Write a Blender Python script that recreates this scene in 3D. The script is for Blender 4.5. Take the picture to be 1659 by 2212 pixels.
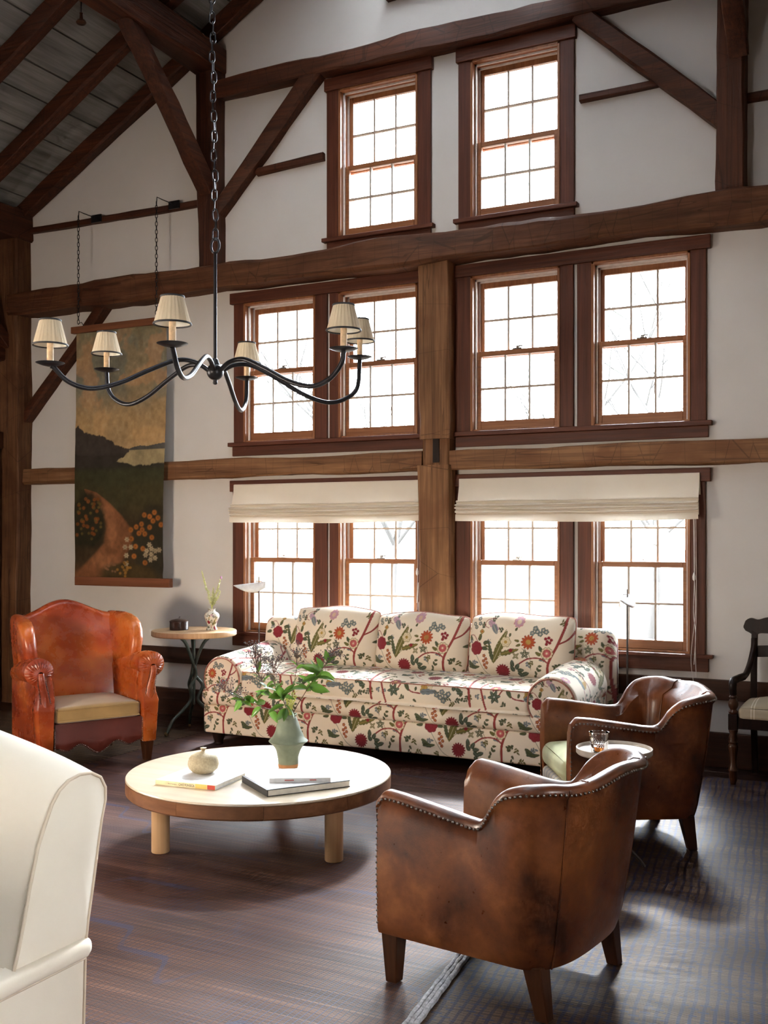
import bpy, math, random
import numpy as np
from mathutils import Vector, Matrix

# ------------------------------------------------------------------ scene, camera, world, lights
for o in list(bpy.data.objects):
    bpy.data.objects.remove(o)
S = bpy.context.scene
COL = S.collection
PI = math.pi
YAW = math.radians(27.053)

cam_d = bpy.data.cameras.new('camera'); cam = bpy.data.objects.new('camera', cam_d); COL.objects.link(cam)
cam_d.sensor_fit = 'VERTICAL'; cam_d.sensor_height = 36.0
cam_d.lens = 36.0 * 2291.0 / 2212.0
cam_d.shift_y = 49.0 / 2212.0
cam_d.clip_start = 0.05; cam_d.clip_end = 300
cam.location = (0, -7.0904, 1.5); cam.rotation_euler = (PI / 2, 0, YAW)
S.camera = cam
S.view_settings.view_transform = 'Standard'; S.view_settings.look = 'None'
S.view_settings.exposure = 0.0; S.view_settings.gamma = 1.0; S.view_settings.use_curve_mapping = False

cy = S.cycles
cy.max_bounces = 8; cy.diffuse_bounces = 3; cy.glossy_bounces = 2; cy.transmission_bounces = 8; cy.transparent_max_bounces = 8
cy.caustics_reflective = False; cy.caustics_refractive = True; cy.use_adaptive_sampling = True; cy.adaptive_threshold = 0.06; cy.adaptive_min_samples = 28
W = bpy.data.worlds.new('sky'); S.world = W; W.use_nodes = True
wb = W.node_tree.nodes['Background']
wb.inputs[0].default_value = (0.86, 0.93, 1.0, 1); wb.inputs[1].default_value = 58.0

def area_light(name, loc, direction, sx, sy, power=0, color=(1, 1, 1), portal=False):
    d = bpy.data.lights.new(name, 'AREA'); d.shape = 'RECTANGLE'; d.size = sx; d.size_y = sy
    d.energy = power; d.color = color
    o = bpy.data.objects.new(name, d); COL.objects.link(o); o.location = loc
    o.rotation_euler = Vector(direction).to_track_quat('-Z', 'Y').to_euler()
    if portal: d.cycles.is_portal = True
    return o

# warm fill lamps added outside the unseen windows; the gable windows get the sky itself
area_light('window_fill', (-7.68, -5.1, 1.5), (1, 0.15, -0.02), 1.0, 1.0, 240, (1.0, 0.74, 0.46))
fl = area_light('window_fill', (-4.15, -10.43, 1.32), (-0.08, 1, -0.03), .9, .75, 75, (1.0, 0.76, 0.52)); fl.data.spread = math.radians(60)
area_light('window_fill', (1.36, -5.7, 1.42), (-1, 0.25, 0), .8, .85, 45, (1.0, 0.82, 0.60))
# hazy sun standing behind the gable
sun_d = bpy.data.lights.new('hazy_sun', 'SUN'); sun_d.energy = 72.0; sun_d.angle = math.radians(14); sun_d.color = (0.93, 0.97, 1.0)
sun = bpy.data.objects.new('hazy_sun', sun_d); COL.objects.link(sun); sun.rotation_euler = Vector((0.22, -1.0, -1.0)).to_track_quat('-Z', 'Y').to_euler()

for _x0, _x1, _z0, _z1 in ((-4.0, -2.247, 3.775, 4.905), (-4.875, -1.366, 2.243, 3.355), (-4.875, -1.366, .722, 1.62)):   # sky portals of the three window rows
    area_light('window_portal', ((_x0+_x1)/2, .21, (_z0+_z1)/2), (0, -1, 0), _x1-_x0, _z1-_z0, portal=True)

# ------------------------------------------------------------------ mesh helpers
class MB:
    def __init__(self): self.v = []; self.f = []
    def add(self, vs, fs):
        b = len(self.v); self.v.extend([tuple(p) for p in vs]); self.f.extend([tuple(i + b for i in q) for q in fs]); return self
    def box(self, x0, x1, y0, y1, z0, z1):
        if x0 > x1: x0, x1 = x1, x0
        if y0 > y1: y0, y1 = y1, y0
        if z0 > z1: z0, z1 = z1, z0
        return self.add([(x0,y0,z0),(x1,y0,z0),(x1,y1,z0),(x0,y1,z0),(x0,y0,z1),(x1,y0,z1),(x1,y1,z1),(x0,y1,z1)],
                 [(0,3,2,1),(4,5,6,7),(0,1,5,4),(1,2,6,5),(2,3,7,6),(3,0,4,7)])
    def grid(self, P, cu=False, cv=False, capu=False):
        P = np.asarray(P, float); n, m = P.shape[:2]; b = len(self.v)
        self.v.extend(map(tuple, P.reshape(-1, 3).tolist()))
        for i in range(n if cu else n - 1):
            i2 = (i + 1) % n
            for j in range(m if cv else m - 1):
                j2 = (j + 1) % m
                self.f.append((b+i*m+j, b+i2*m+j, b+i2*m+j2, b+i*m+j2))
        if capu:
            self.f.append(tuple(b + j for j in range(m))); self.f.append(tuple(b + (n-1)*m + j for j in reversed(range(m))))
        return self
    def tube(self, pts, r, n=8, caps=True, closed=False):
        pts = [Vector(p) for p in pts]; k = len(pts)
        rs = r if hasattr(r, '__len__') else [r] * k
        rings = []; nrm = None
        for i in range(k):
            if closed: t = pts[(i+1) % k] - pts[i-1]
            else: t = pts[min(i+1, k-1)] - pts[max(i-1, 0)]
            if t.length < 1e-9: t = Vector((0,0,1))
            t.normalize()
            if nrm is None:
                nrm = t.orthogonal().normalized()
            else:
                nrm = nrm - t * nrm.dot(t)
                nrm = nrm.normalized() if nrm.length > 1e-6 else t.orthogonal().normalized()
            b = t.cross(nrm)
            rings.append([pts[i] + (nrm*math.cos(2*PI*j/n) + b*math.sin(2*PI*j/n)) * rs[i] for j in range(n)])
        return self.grid([[tuple(p) for p in q] for q in rings], cu=closed, cv=True, capu=caps and not closed)
    def lathe(self, prof, n=24, c=(0,0,0), ax='z', caps=True):
        R = []
        for r, z in prof:
            ring = []
            for j in range(n):
                a = 2*PI*j/n; x, y = r*math.cos(a), r*math.sin(a)
                p = (x, y, z) if ax == 'z' else ((x, z, y) if ax == 'y' else (z, x, y))
                ring.append((p[0]+c[0], p[1]+c[1], p[2]+c[2]))
            R.append(ring)
        return self.grid(R, cv=True, capu=caps)
    def ball(self, c, r, n=8, m=5, s=(1,1,1)):
        R = []
        for i in range(m+1):
            t = PI*i/m; rr = max(math.sin(t), .02)
            R.append([(c[0]+r*s[0]*rr*math.cos(2*PI*j/n), c[1]+r*s[1]*rr*math.sin(2*PI*j/n), c[2]-r*s[2]*math.cos(t)) for j in range(n)])
        return self.grid(R, cv=True, capu=True)
    def xf(self, M, start=0):
        for i in range(start, len(self.v)): self.v[i] = tuple(M @ Vector(self.v[i]))
        return self
    def build(self, name, mat, parent=None, origin=None, smooth=30, bevel=0, cols=None, kind=None, label=None, seg=2):
        v = np.array(self.v, dtype=np.float32)
        if origin is not None: v = v - np.array(origin, dtype=np.float32)
        return mesh_obj(name, v, self.f, mat, parent, smooth, bevel, cols, kind, label, seg)

def mesh_obj(name, v, faces, mat, parent=None, smooth=30, bevel=0, cols=None, kind=None, label=None, seg=2):
    me = bpy.data.meshes.new(name)
    if isinstance(faces, np.ndarray):
        n = len(faces); me.vertices.add(len(v)); me.vertices.foreach_set('co', np.ascontiguousarray(v, np.float32).ravel())
        me.loops.add(n*4); me.loops.foreach_set('vertex_index', faces.astype(np.int32).ravel())
        me.polygons.add(n); me.polygons.foreach_set('loop_start', np.arange(0, n*4, 4, dtype=np.int32))
        me.update(calc_edges=True)
    else:
        me.from_pydata([tuple(map(float, p)) for p in v], [], faces)
    if smooth:
        me.polygons.foreach_set('use_smooth', np.ones(len(me.polygons), dtype=bool))
        if smooth < 180: me.set_sharp_from_angle(angle=math.radians(smooth))
    if cols is not None:
        a = me.color_attributes.new('print', 'FLOAT_COLOR', 'POINT')
        c = np.ones((len(v), 4), np.float32); c[:, :3] = cols; a.data.foreach_set('color', c.ravel())
    if mat is not None: me.materials.append(mat)
    me.update()
    o = bpy.data.objects.new(name, me); COL.objects.link(o)
    if parent is not None: o.parent = parent
    if bevel:
        m = o.modifiers.new('bevel', 'BEVEL'); m.width = bevel; m.segments = seg; m.limit_method = 'ANGLE'; m.angle_limit = math.radians(40)
    if kind: o['kind'] = kind
    if label: o['label'] = label
    return o

def tag(o, label, cat=None, group=None, kind=None):
    o['label'] = label
    if cat: o['category'] = cat
    if group: o['group'] = group
    if kind: o['kind'] = kind
    return o
def thing(name, label, cat, loc=(0,0,0), rotz=0, group=None, kind=None):
    o = bpy.data.objects.new(name, None); COL.objects.link(o); o.empty_display_size = .1
    o.location = loc; o.rotation_euler = (0, 0, rotz)
    return tag(o, label, cat, group, kind)
def copy_obj(o, parent=None):
    c = o.copy(); COL.objects.link(c); c.parent = parent; return c
def copy_tree(o, parent=None):
    c = copy_obj(o, parent)
    for ch in list(o.children): copy_tree(ch, c)
    return c
def npgrid(n, m, off=0):
    i, j = np.meshgrid(np.arange(n-1), np.arange(m-1), indexing='ij'); a = (i*m + j).ravel() + off
    return np.stack([a, a+m, a+m+1, a+1], 1)
def smoothstep(a, b, x):
    t = np.clip((x-a)/(b-a), 0, 1); return t*t*(3-2*t)
def lerp_pts(pts, t):
    """piecewise-linear / smooth interpolation of [(key, value...)]"""
    ks = [p[0] for p in pts]
    return [float(np.interp(t, ks, [p[i] for p in pts])) for i in range(1, len(pts[0]))]
def catmull(pts, n=8):
    P = [Vector(p) for p in pts]; P = [P[0]*2-P[1]] + P + [P[-1]*2-P[-2]]; out = []
    for i in range(1, len(P)-2):
        p0, p1, p2, p3 = P[i-1:i+3]
        for k in range(n):
            t = k/n
            out.append(.5*((2*p1)+(p2-p0)*t+(2*p0-5*p1+4*p2-p3)*t*t+(3*p1-p0-3*p2+p3)*t**3))
    out.append(P[-2].copy()); return out
rng = np.random.default_rng(7)
def vnoise(x, y, seed=0):
    xi, yi = np.floor(x).astype(np.int64), np.floor(y).astype(np.int64); fx, fy = x-xi, y-yi
    fx, fy = fx*fx*(3-2*fx), fy*fy*(3-2*fy)
    def h(a, b):
        n = (a*374761393 + b*668265263 + seed*1442695) & 0x7fffffff; n = ((n ^ (n >> 13))*1274126177) & 0x7fffffff
        return ((n ^ (n >> 16)) & 0xffff)/65535.0
    return (h(xi,yi)*(1-fx)+h(xi+1,yi)*fx)*(1-fy) + (h(xi,yi+1)*(1-fx)+h(xi+1,yi+1)*fx)*fy
def fbm(x, y, o=4, seed=0):
    r = 0; a = .5
    for k in range(o): r = r + a*vnoise(x*2**k, y*2**k, seed+k); a *= .5
    return r

# ------------------------------------------------------------------ materials
class N:
    def __init__(self, name):
        self.m = bpy.data.materials.new(name); self.m.use_nodes = True; self.t = self.m.node_tree
        self.b = self.t.nodes['Principled BSDF']; self.out = self.t.nodes['Material Output']
    def n(self, typ, **kw):
        x = self.t.nodes.new(typ)
        for k, v in kw.items():
            if k.startswith('i_'): x.inputs[k[2:]].default_value = v
            else: setattr(x, k, v)
        return x
    def l(self, a, b): self.t.links.new(a, b)
    def coord(self, scale=(1,1,1), rot=(0,0,0), kind='Object'):
        c = self.n('ShaderNodeTexCoord'); m = self.n('ShaderNodeMapping'); self.l(c.outputs[kind], m.inputs[0])
        m.inputs['Scale'].default_value = scale; m.inputs['Rotation'].default_value = rot; return m.outputs[0]
    def noise(self, vec, scale=5, detail=4, rough=.55, dist=0):
        x = self.n('ShaderNodeTexNoise'); x.inputs['Scale'].default_value = scale; x.inputs['Detail'].default_value = detail
        x.inputs['Roughness'].default_value = rough; x.inputs['Distortion'].default_value = dist; self.l(vec, x.inputs['Vector']); return x.outputs[0]
    def ramp(self, fac, stops):
        r = self.n('ShaderNodeValToRGB'); e = r.color_ramp.elements
        while len(e) < len(stops): e.new(.5)
        for i, (p, c) in enumerate(stops): e[i].position = p; e[i].color = tuple(c) + (1,) if len(c) == 3 else c
        self.l(fac, r.inputs[0]); return r.outputs[0]
    def mix(self, fac, a, b, mode='MIX'):
        x = self.n('ShaderNodeMix', data_type='RGBA', blend_type=mode)
        for s, v in ((x.inputs[0], fac), (x.inputs[6], a), (x.inputs[7], b)):
            if isinstance(v, (int, float)): s.default_value = v
            elif isinstance(v, tuple): s.default_value = tuple(v) + (1,) if len(v) == 3 else v
            else: self.l(v, s)
        return x.outputs[2]
    def math(self, op, a, b=None, c=None, clamp=False):
        x = self.n('ShaderNodeMath', operation=op); x.use_clamp = clamp
        for s, v in zip(x.inputs, (a, b, c)):
            if v is None: continue
            if isinstance(v, (int, float)): s.default_value = v
            else: self.l(v, s)
        return x.outputs[0]
    def bump(self, h, strength=.3, dist=.01):
        x = self.n('ShaderNodeBump'); x.inputs['Strength'].default_value = strength; x.inputs['Distance'].default_value = dist
        self.l(h, x.inputs['Height']); self.l(x.outputs[0], self.b.inputs['Normal'])
    def set(self, base=None, rough=None, spec=None, metal=None, **kw):
        for k, v in (('Base Color', base), ('Roughness', rough), ('Specular IOR Level', spec), ('Metallic', metal)):
            if v is None: continue
            if isinstance(v, tuple): self.b.inputs[k].default_value = tuple(v) + (1,)
            elif isinstance(v, (int, float)): self.b.inputs[k].default_value = v
            else: self.l(v, self.b.inputs[k])
        for k, v in kw.items(): self.b.inputs[k.replace('_', ' ')].default_value = v
        return self.m

def plain(name, col, rough=.5, spec=.5, metal=0, var=.12, scale=30, bump=0):
    g = N(name); c = g.coord(); nz = g.noise(c, scale, 4)
    dk = tuple(x*(1-var) for x in col); lt = tuple(min(1, x*(1+var)) for x in col)
    g.set(g.ramp(nz, [(.3, dk), (.7, lt)]), rough, spec, metal)
    if bump: g.bump(nz, bump, .005)
    return g.m

def wood(name, dark, light, axis='x', fine=60, rough=.6, bump=.35, crack=False, spec=.3, patch=None):
    g = N(name)
    k = {'x': (1.2, fine, fine), 'y': (fine, 1.2, fine), 'z': (fine, fine, 1.2)}[axis]
    k2 = {'x': (.8, 7, 7), 'y': (7, .8, 7), 'z': (7, 7, .8)}[axis]
    oi = g.n('ShaderNodeObjectInfo'); cc = g.n('ShaderNodeTexCoord'); ad = g.n('ShaderNodeVectorMath', operation='MULTIPLY_ADD')
    g.l(oi.outputs['Random'], ad.inputs[0]); ad.inputs[1].default_value = (13, 7, 11); g.l(cc.outputs['Object'], ad.inputs[2])
    def mp(s):
        m = g.n('ShaderNodeMapping'); m.inputs['Scale'].default_value = s; g.l(ad.outputs[0], m.inputs[0]); return m.outputs[0]
    f = g.noise(mp(k), 1, 3, .65, .2); b = g.noise(mp(k2), 1, 3, .6, .6)
    t = g.math('ADD', g.math('MULTIPLY', f, .55), g.math('MULTIPLY', b, .45))
    col = g.ramp(t, [(.32, dark), (.52, tuple((a+b2)/2 for a, b2 in zip(dark, light))), (.7, light)])
    h = t
    if patch:
        pn = g.noise(mp((3, 3, 3)), 1, 3, .6); col = g.mix(g.math('MULTIPLY', g.ramp(pn, [(.45, (0,0,0)), (.65, (1,1,1))]), .75), col, patch)
    if crack:
        vo = g.n('ShaderNodeTexVoronoi', feature='DISTANCE_TO_EDGE'); vo.inputs['Scale'].default_value = 1; g.l(mp({'x': (7, 1.3, 1.3), 'y': (1.3, 3, 1.3), 'z': (.9, .9, 2.2)}[axis]), vo.inputs[0])
        line = g.math('LESS_THAN', vo.outputs[0], .009 if axis == 'x' else .003)
        ck2 = g.noise(mp({'x': (.35, 18, 18), 'y': (18, .35, 18), 'z': (18, 18, .35)}[axis]), 1, 1, .5, .1)
        line2 = g.math('LESS_THAN', g.math('ABSOLUTE', g.math('SUBTRACT', ck2, .5)), .012)
        ln = g.math('MAXIMUM', line, line2)
        col = g.mix(g.math('MULTIPLY', ln, .4), col, tuple(c*.3 for c in dark)); h = g.math('SUBTRACT', t, g.math('MULTIPLY', ln, .5))
    g.set(col, rough, spec); g.bump(f, bump, .006); return g.m

M = {}
def mk_plaster():
    g = N('plaster'); c = g.coord(); a = g.noise(c, 1.3, 4); b = g.noise(c, 45, 3)
    g.set(g.ramp(a, [(.3, (.575, .55, .525)), (.7, (.635, .61, .585))]), .85, .2); g.bump(b, .12, .004); return g.m
M['plaster'] = mk_plaster()
TD, TL = (.022, .006, .003), (.105, .031, .012)
for ax in 'xyz':
    M['timber_'+ax] = wood('dark timber '+ax, TD, TL, ax, 45, .62, .45, True)
    M['hewn_'+ax] = wood('hewn timber '+ax, (.085, .034, .014), (.33, .17, .078), ax, 38, .7, .6, True, .25, (.14, .055, .022))
    M['casing_'+ax] = wood('casing wood '+ax, (.042, .010, .005), (.135, .038, .018), ax, 55, .5, .3, False)
    M['sash_'+ax] = wood('fir sash '+ax, (.17, .060, .024), (.34, .145, .060), ax, 70, .42, .15)
    M['oak_'+ax] = wood('pale oak '+ax, (.40, .235, .115), (.60, .39, .215), ax, 60, .42, .12)
M['tie_x'] = wood('tie beam timber', (.036, .012, .005), (.16, .062, .027), 'x', 38, .7, .6, True, .25, (.065, .020, .009)); M['corner_z'] = wood('corner timber', (.05, .019, .008), (.19, .085, .038), 'z', 38, .7, .6, True, .25, (.07, .025, .010))
M['plank'] = wood('grey board', (.12, .118, .115), (.33, .325, .31), 'y', 26, .75, .3)
M['floor'] = wood('dark floor', (.012, .006, .004), (.05, .02, .012), 'x', 30, .4, .2)
M['trimdark'] = wood('dark rail', (.022, .009, .005), (.07, .026, .013), 'x', 40, .5, .25)
M['door'] = wood('dark door', (.022, .008, .004), (.085, .03, .012), 'z', 40, .5, .3)
M['mahogany'] = wood('black brown wood', (.004, .002, .002), (.018, .007, .005), 'z', 40, .45, .1, False, .2)
M['turned'] = wood('brown turned wood', (.022, .008, .003), (.08, .028, .011), 'z', 40, .35, .1)
M['muntin'] = plain('glare pale muntin wood', (.40, .33, .27), .6)  # pale window glare put into the muntin colour
M['white_strip'] = plain('white strip', (.66, .62, .60), .6)
M['iron'] = plain('black iron', (.018, .018, .022), .38, .5, .6, .2)
M['verdigris'] = plain('green iron', (.075, .10, .09), .35, .5, .5, .3, 14)
M['brass'] = plain('dull brass', (.30, .22, .12), .35, .5, .9)
M['chrome'] = plain('brushed steel', (.75, .76, .78), .22, .5, 1.0, .03)
M['glint'] = plain('white enamel', (.78, .80, .82), .25, .6)  # window reflection on the steel lamp heads, painted as white
M['steelgrey'] = plain('dark steel', (.09, .08, .08), .35, .5, .5)
M['candle'] = plain('waxed card', (.72, .52, .32), .6, .3, 0, .18, 60)
def mk_glass(name, tint=(1,1,1), refl=.06):
    g = N(name); t = g.n('ShaderNodeBsdfTransparent'); t.inputs[0].default_value = tint + (1,)
    gl = g.n('ShaderNodeBsdfGlossy'); gl.inputs['Roughness'].default_value = .02
    fr = g.n('ShaderNodeFresnel'); fr.inputs[0].default_value = 1.45
    mx = g.n('ShaderNodeMixShader'); g.l(g.math('MULTIPLY', fr.outputs[0], refl/.04*.6), mx.inputs[0])
    g.l(t.outputs[0], mx.inputs[1]); g.l(gl.outputs[0], mx.inputs[2]); g.l(mx.outputs[0], g.out.inputs[0]); return g.m
M['pane'] = mk_glass('window glass')
def mk_tumbler():
    g = N('clear glass'); g.set((1,1,1), .02, .5); g.b.inputs['Transmission Weight'].default_value = 1; g.b.inputs['IOR'].default_value = 1.45; return g.m
M['tumbler'] = mk_tumbler()
def mk_whisky():
    g = N('whisky'); g.set((.75, .25, .04), .02, .5); g.b.inputs['Transmission Weight'].default_value = .85; g.b.inputs['IOR'].default_value = 1.35; return g.m
M['whisky'] = mk_whisky()
def cloth(name, col, rough=.85, transl=0, weave=900, var=.06, bump=.15, sheen=.2):
    g = N(name); c = g.coord(); a = g.noise(c, 4, 4); b = g.noise(c, weave, 2)
    cc = g.ramp(a, [(.3, tuple(x*(1-var) for x in col)), (.7, tuple(min(1, x*(1+var)) for x in col))])
    g.set(cc, rough, .2); g.b.inputs['Sheen Weight'].default_value = sheen; g.bump(b, bump, .002)
    if transl:
        t = g.n('ShaderNodeBsdfTranslucent'); g.l(cc, t.inputs[0]); mx = g.n('ShaderNodeMixShader'); mx.inputs[0].default_value = transl
        g.l(g.b.outputs[0], mx.inputs[1]); g.l(t.outputs[0], mx.inputs[2]); g.l(mx.outputs[0], g.out.inputs[0])
    return g.m
M['linen'] = cloth('cream linen', (.82, .75, .63), .9, 0, 600, .03)
M['linen_pipe'] = cloth('cream piping', (.66, .56, .43), .9)
M['blind'] = cloth('cream blind', (.74, .68, .58), .85, .07, 500, .03, .1)
M['shade'] = cloth('ivory shade silk', (.74, .62, .44), .8, .35, 300, .05)
M['shade_in'] = cloth('shade lining', (.85, .82, .76), .8, .3)
M['black_trim'] = plain('black ribbon', (.008, .008, .012), .6)
M['mustard'] = cloth('mustard velvet', (.36, .225, .085), .8, 0, 300, .2, .3, .6)
M['pale_green'] = cloth('pale green cloth', (.55, .58, .36), .85, 0, 200, .25)
def mk_print(name, rough=.85, spec=.2, bump=.1, sheen=.15):
    g = N(name); a = g.n('ShaderNodeVertexColor'); a.layer_name = 'print'; g.set(a.outputs[0], rough, spec)
    g.b.inputs['Sheen Weight'].default_value = sheen
    g.bump(g.noise(g.coord(), 700, 2), bump, .001); return g.m
M['floral'] = mk_print('floral cotton'); M['canvas'] = mk_print('painted canvas', .75, .25, .2, 0); M['porcelain'] = mk_print('painted porcelain', .25, .5, 0, 0)
def stripe_cloth(name, base, line, period, width, axis=0):
    g = N(name); c = g.n('ShaderNodeTexCoord'); s = g.n('ShaderNodeSeparateXYZ'); g.l(c.outputs['Object'], s.inputs[0])
    fr = g.math('FRACT', g.math('DIVIDE', s.outputs[axis], period))
    l1 = g.math('LESS_THAN', g.math('ABSOLUTE', g.math('SUBTRACT', fr, .4)), width); l2 = g.math('LESS_THAN', g.math('ABSOLUTE', g.math('SUBTRACT', fr, .55)), width)
    g.set(g.mix(g.math('MAXIMUM', l1, l2), base, line), .9, .2); g.bump(g.noise(g.coord(), 500, 2), .2, .002); return g.m
M['stripe_seat'] = stripe_cloth('striped linen', (.40, .345, .25), (.62, .57, .47), .11, .03)
M['stripe_blue'] = stripe_cloth('blue striped cotton', (.66, .62, .55), (.32, .36, .45), .05, .05)
def leather(name, stops, rough=.34, scale=3.0, spec=.5, bump=.12):
    g = N(name); c = g.coord(); a = g.noise(c, scale, 3, .5, .3); b = g.noise(c, scale*7, 4, .65)
    t = g.math('ADD', g.math('MULTIPLY', a, .82), g.math('MULTIPLY', b, .18))
    g.set(g.ramp(t, stops), g.ramp(b, [(.3, (rough*.8,)*3), (.7, (rough*1.25,)*3)]), spec)
    g.bump(g.noise(c, 160, 2), bump, .003); return g.m
M['tan'] = leather('tan leather', [(.36, (.19, .024, .008)), (.46, (.32, .050, .012)), (.55, (.46, .105, .018)), (.66, (.58, .19, .035))], .27, 1.5)
M['oxblood'] = leather('oxblood leather', [(.3, (.055, .009, .006)), (.7, (.12, .022, .014))], .4, 4)
M['brown'] = leather('brown leather', [(.32, (.030, .009, .003)), (.45, (.098, .026, .007)), (.55, (.155, .045, .012)), (.68, (.25, .085, .024))], .34, 5.5)
M['nail'] = plain('antique nail heads', (.20, .17, .15), .3, .5, .9, .2)
M['celadon'] = plain('celadon stoneware', (.165, .19, .13), .55, .35, 0, .3, 9, .25)
M['clay'] = plain('bare clay', (.42, .20, .09), .8, .2)
M['stoneware'] = plain('sand stoneware', (.40, .33, .21), .6, .3, 0, .18, 120, .1)
M['lacquer'] = plain('dark lacquer', (.035, .013, .010), .3, .5, 0, .2)
M['paper'] = plain('paper', (.80, .77, .70), .8); M['cover_white'] = plain('white cover', (.80, .80, .80), .35)
M['cover_black'] = plain('black cover', (.02, .02, .024), .4); M['spine_yellow'] = plain('yellow spine', (.75, .52, .14), .4)
M['ink'] = plain('black ink', (.02, .02, .02), .5); M['red_ink'] = plain('red ink', (.5, .05, .03), .5); M['pale_yellow'] = plain('cream yellow', (.78, .68, .42), .4)
M['stem'] = plain('twig', (.10, .045, .025), .6); M['berry'] = plain('dark berries', (.016, .010, .020), .4)
def mk_leaf():
    g = N('leaf'); c = g.coord(); cc = g.ramp(g.noise(c, 14, 3), [(.3, (.022, .060, .014)), (.7, (.065, .135, .024))]); g.set(cc, .3, .5)
    t = g.n('ShaderNodeBsdfTranslucent'); t.inputs[0].default_value = (.13, .26, .03, 1); mx = g.n('ShaderNodeMixShader'); mx.inputs[0].default_value = .30
    g.l(g.b.outputs[0], mx.inputs[1]); g.l(t.outputs[0], mx.inputs[2]); g.l(mx.outputs[0], g.out.inputs[0]); return g.m
M['leaf'] = mk_leaf(); M['fern'] = plain('yellow green sprig', (.48, .50, .10), .6); M['sprig'] = plain('pale sprig', (.55, .58, .30), .6); M['pink'] = plain('pink bloom', (.45, .22, .40), .6)
M['bark'] = plain('bark', (.020, .018, .016), .9); M['field'] = plain('dry field', (.05, .045, .035), .95, .1, 0, .3, .3)
def mk_rug(name, tones, thread, pitch, tw, motif=True, short=False, bands=None):
    g = N(name); c = g.n('ShaderNodeTexCoord'); s = g.n('ShaderNodeSeparateXYZ'); g.l(c.outputs['Object'], s.inputs[0]); x, y = s.outputs[0], s.outputs[1]
    reed = g.noise(g.coord((1.3, 190, 1)), 1, 3, .7); broad = g.noise(g.coord((.35, 9, 1)), 1, 4, .6); big = g.noise(g.coord((.5, .9, 1)), 1, 2, .5)
    t = g.math('ADD', g.math('MULTIPLY', reed, .62), g.math('ADD', g.math('MULTIPLY', broad, .33), g.math('MULTIPLY', big, .05)))
    col = g.ramp(t, [(.38, tones[0]), (.47, tones[1]), (.53, tones[2]), (.61, tones[3])])
    wob = g.math('MULTIPLY', g.math('SUBTRACT', g.noise(g.coord((5, 3.5, 1)), 1, 2), .5), pitch*(1.0 if short else .4))
    fr = g.math('FRACT', g.math('DIVIDE', g.math('ADD', x, wob), pitch))
    th = g.math('LESS_THAN', g.math('ABSOLUTE', g.math('SUBTRACT', fr, .5)), tw)
    col = g.mix(g.math('MULTIPLY', th, .85), col, g.ramp(g.noise(g.coord((2, 2, 1)), 1, 2), [(.4, thread[0]), (.6, thread[1])]))
    h = g.math('ADD', g.math('MULTIPLY', g.math('SINE', g.math('MULTIPLY', y, 2*PI/.0065)), .35), g.math('ADD', reed, g.math('MULTIPLY', th, .9)))
    if short:   # short cross stitches between the warp threads
        cell = g.math('FLOOR', g.math('DIVIDE', g.math('ADD', x, wob), pitch)); rw = g.math('FRACT', g.math('ADD', g.math('DIVIDE', y, .052), g.math('MULTIPLY', cell, .37)))
        on = g.math('GREATER_THAN', g.noise(g.coord((16, 12, 1)), 1, 1), .50)
        st = g.math('MULTIPLY', g.math('LESS_THAN', g.math('ABSOLUTE', g.math('SUBTRACT', rw, .5)), .09), on)
        col = g.mix(g.math('MULTIPLY', st, .8), col, thread[1]); h = g.math('ADD', h, g.math('MULTIPLY', st, .6))
    if motif:   # stepped blue zigzag bands
        q = g.math('DIVIDE', g.math('PINGPONG', x, .60), .30); fl = g.math('FLOOR', q); fq = g.math('SUBTRACT', q, fl)
        ss = g.n('ShaderNodeMapRange', interpolation_type='SMOOTHSTEP'); ss.inputs[1].default_value = .62; ss.inputs[2].default_value = 1.0; g.l(fq, ss.inputs[0])
        zz = g.math('MULTIPLY', g.math('ADD', fl, ss.outputs[0]), .17); d = g.math('FRACT', g.math('DIVIDE', g.math('ADD', y, zz), .46))
        b1 = g.math('LESS_THAN', g.math('ABSOLUTE', g.math('SUBTRACT', d, .5)), .038)
        fade = g.ramp(g.noise(g.coord((1.2, 1.2, 1)), 1, 2), [(.44, (0,0,0)), (.56, (1,1,1))])
        col = g.mix(g.math('MULTIPLY', g.math('MULTIPLY', b1, fade), .65), col, (.030, .040, .095))
    if bands:
        fb = g.math('FRACT', g.math('DIVIDE', y, bands)); bb = g.math('LESS_THAN', fb, .45); col = g.mix(g.math('MULTIPLY', bb, .8), col, (.012, .010, .012))
    g.set(col, .44, .26 if short else .36); g.bump(h, .6, .0035); return g.m
M['rug_main'] = mk_rug('reed rug', [(0.0141, 0.0043, 0.0028), (0.0477, 0.0156, 0.0091), (0.0860, 0.0326, 0.0185), (0.1895, 0.0887, 0.0527)], ((.02, .02, .035), (.035, .045, .10)), .0225, .09)
M['rug_side'] = mk_rug('blue reed rug', [(0.0149, 0.0073, 0.0042), (0.0500, 0.0268, 0.0157), (0.0898, 0.0521, 0.0318), (0.1765, 0.1093, 0.0690)], ((.012, .008, .030), (.006, .018, .070)), .034, .17, False, True)
M['rug_stripe'] = mk_rug('striped reed rug', [(0.0294, 0.0171, 0.0098), (0.0945, 0.0536, 0.0284), (0.1540, 0.0980, 0.0560), (0.2800, 0.1925, 0.1138)], ((.03, .02, .02), (.05, .03, .03)), .03, .07, False, False, .045)
M['braid'] = plain('pale braid', (.42, .43, .46), .6, .4, 0, .5, 60, .5)
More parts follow.
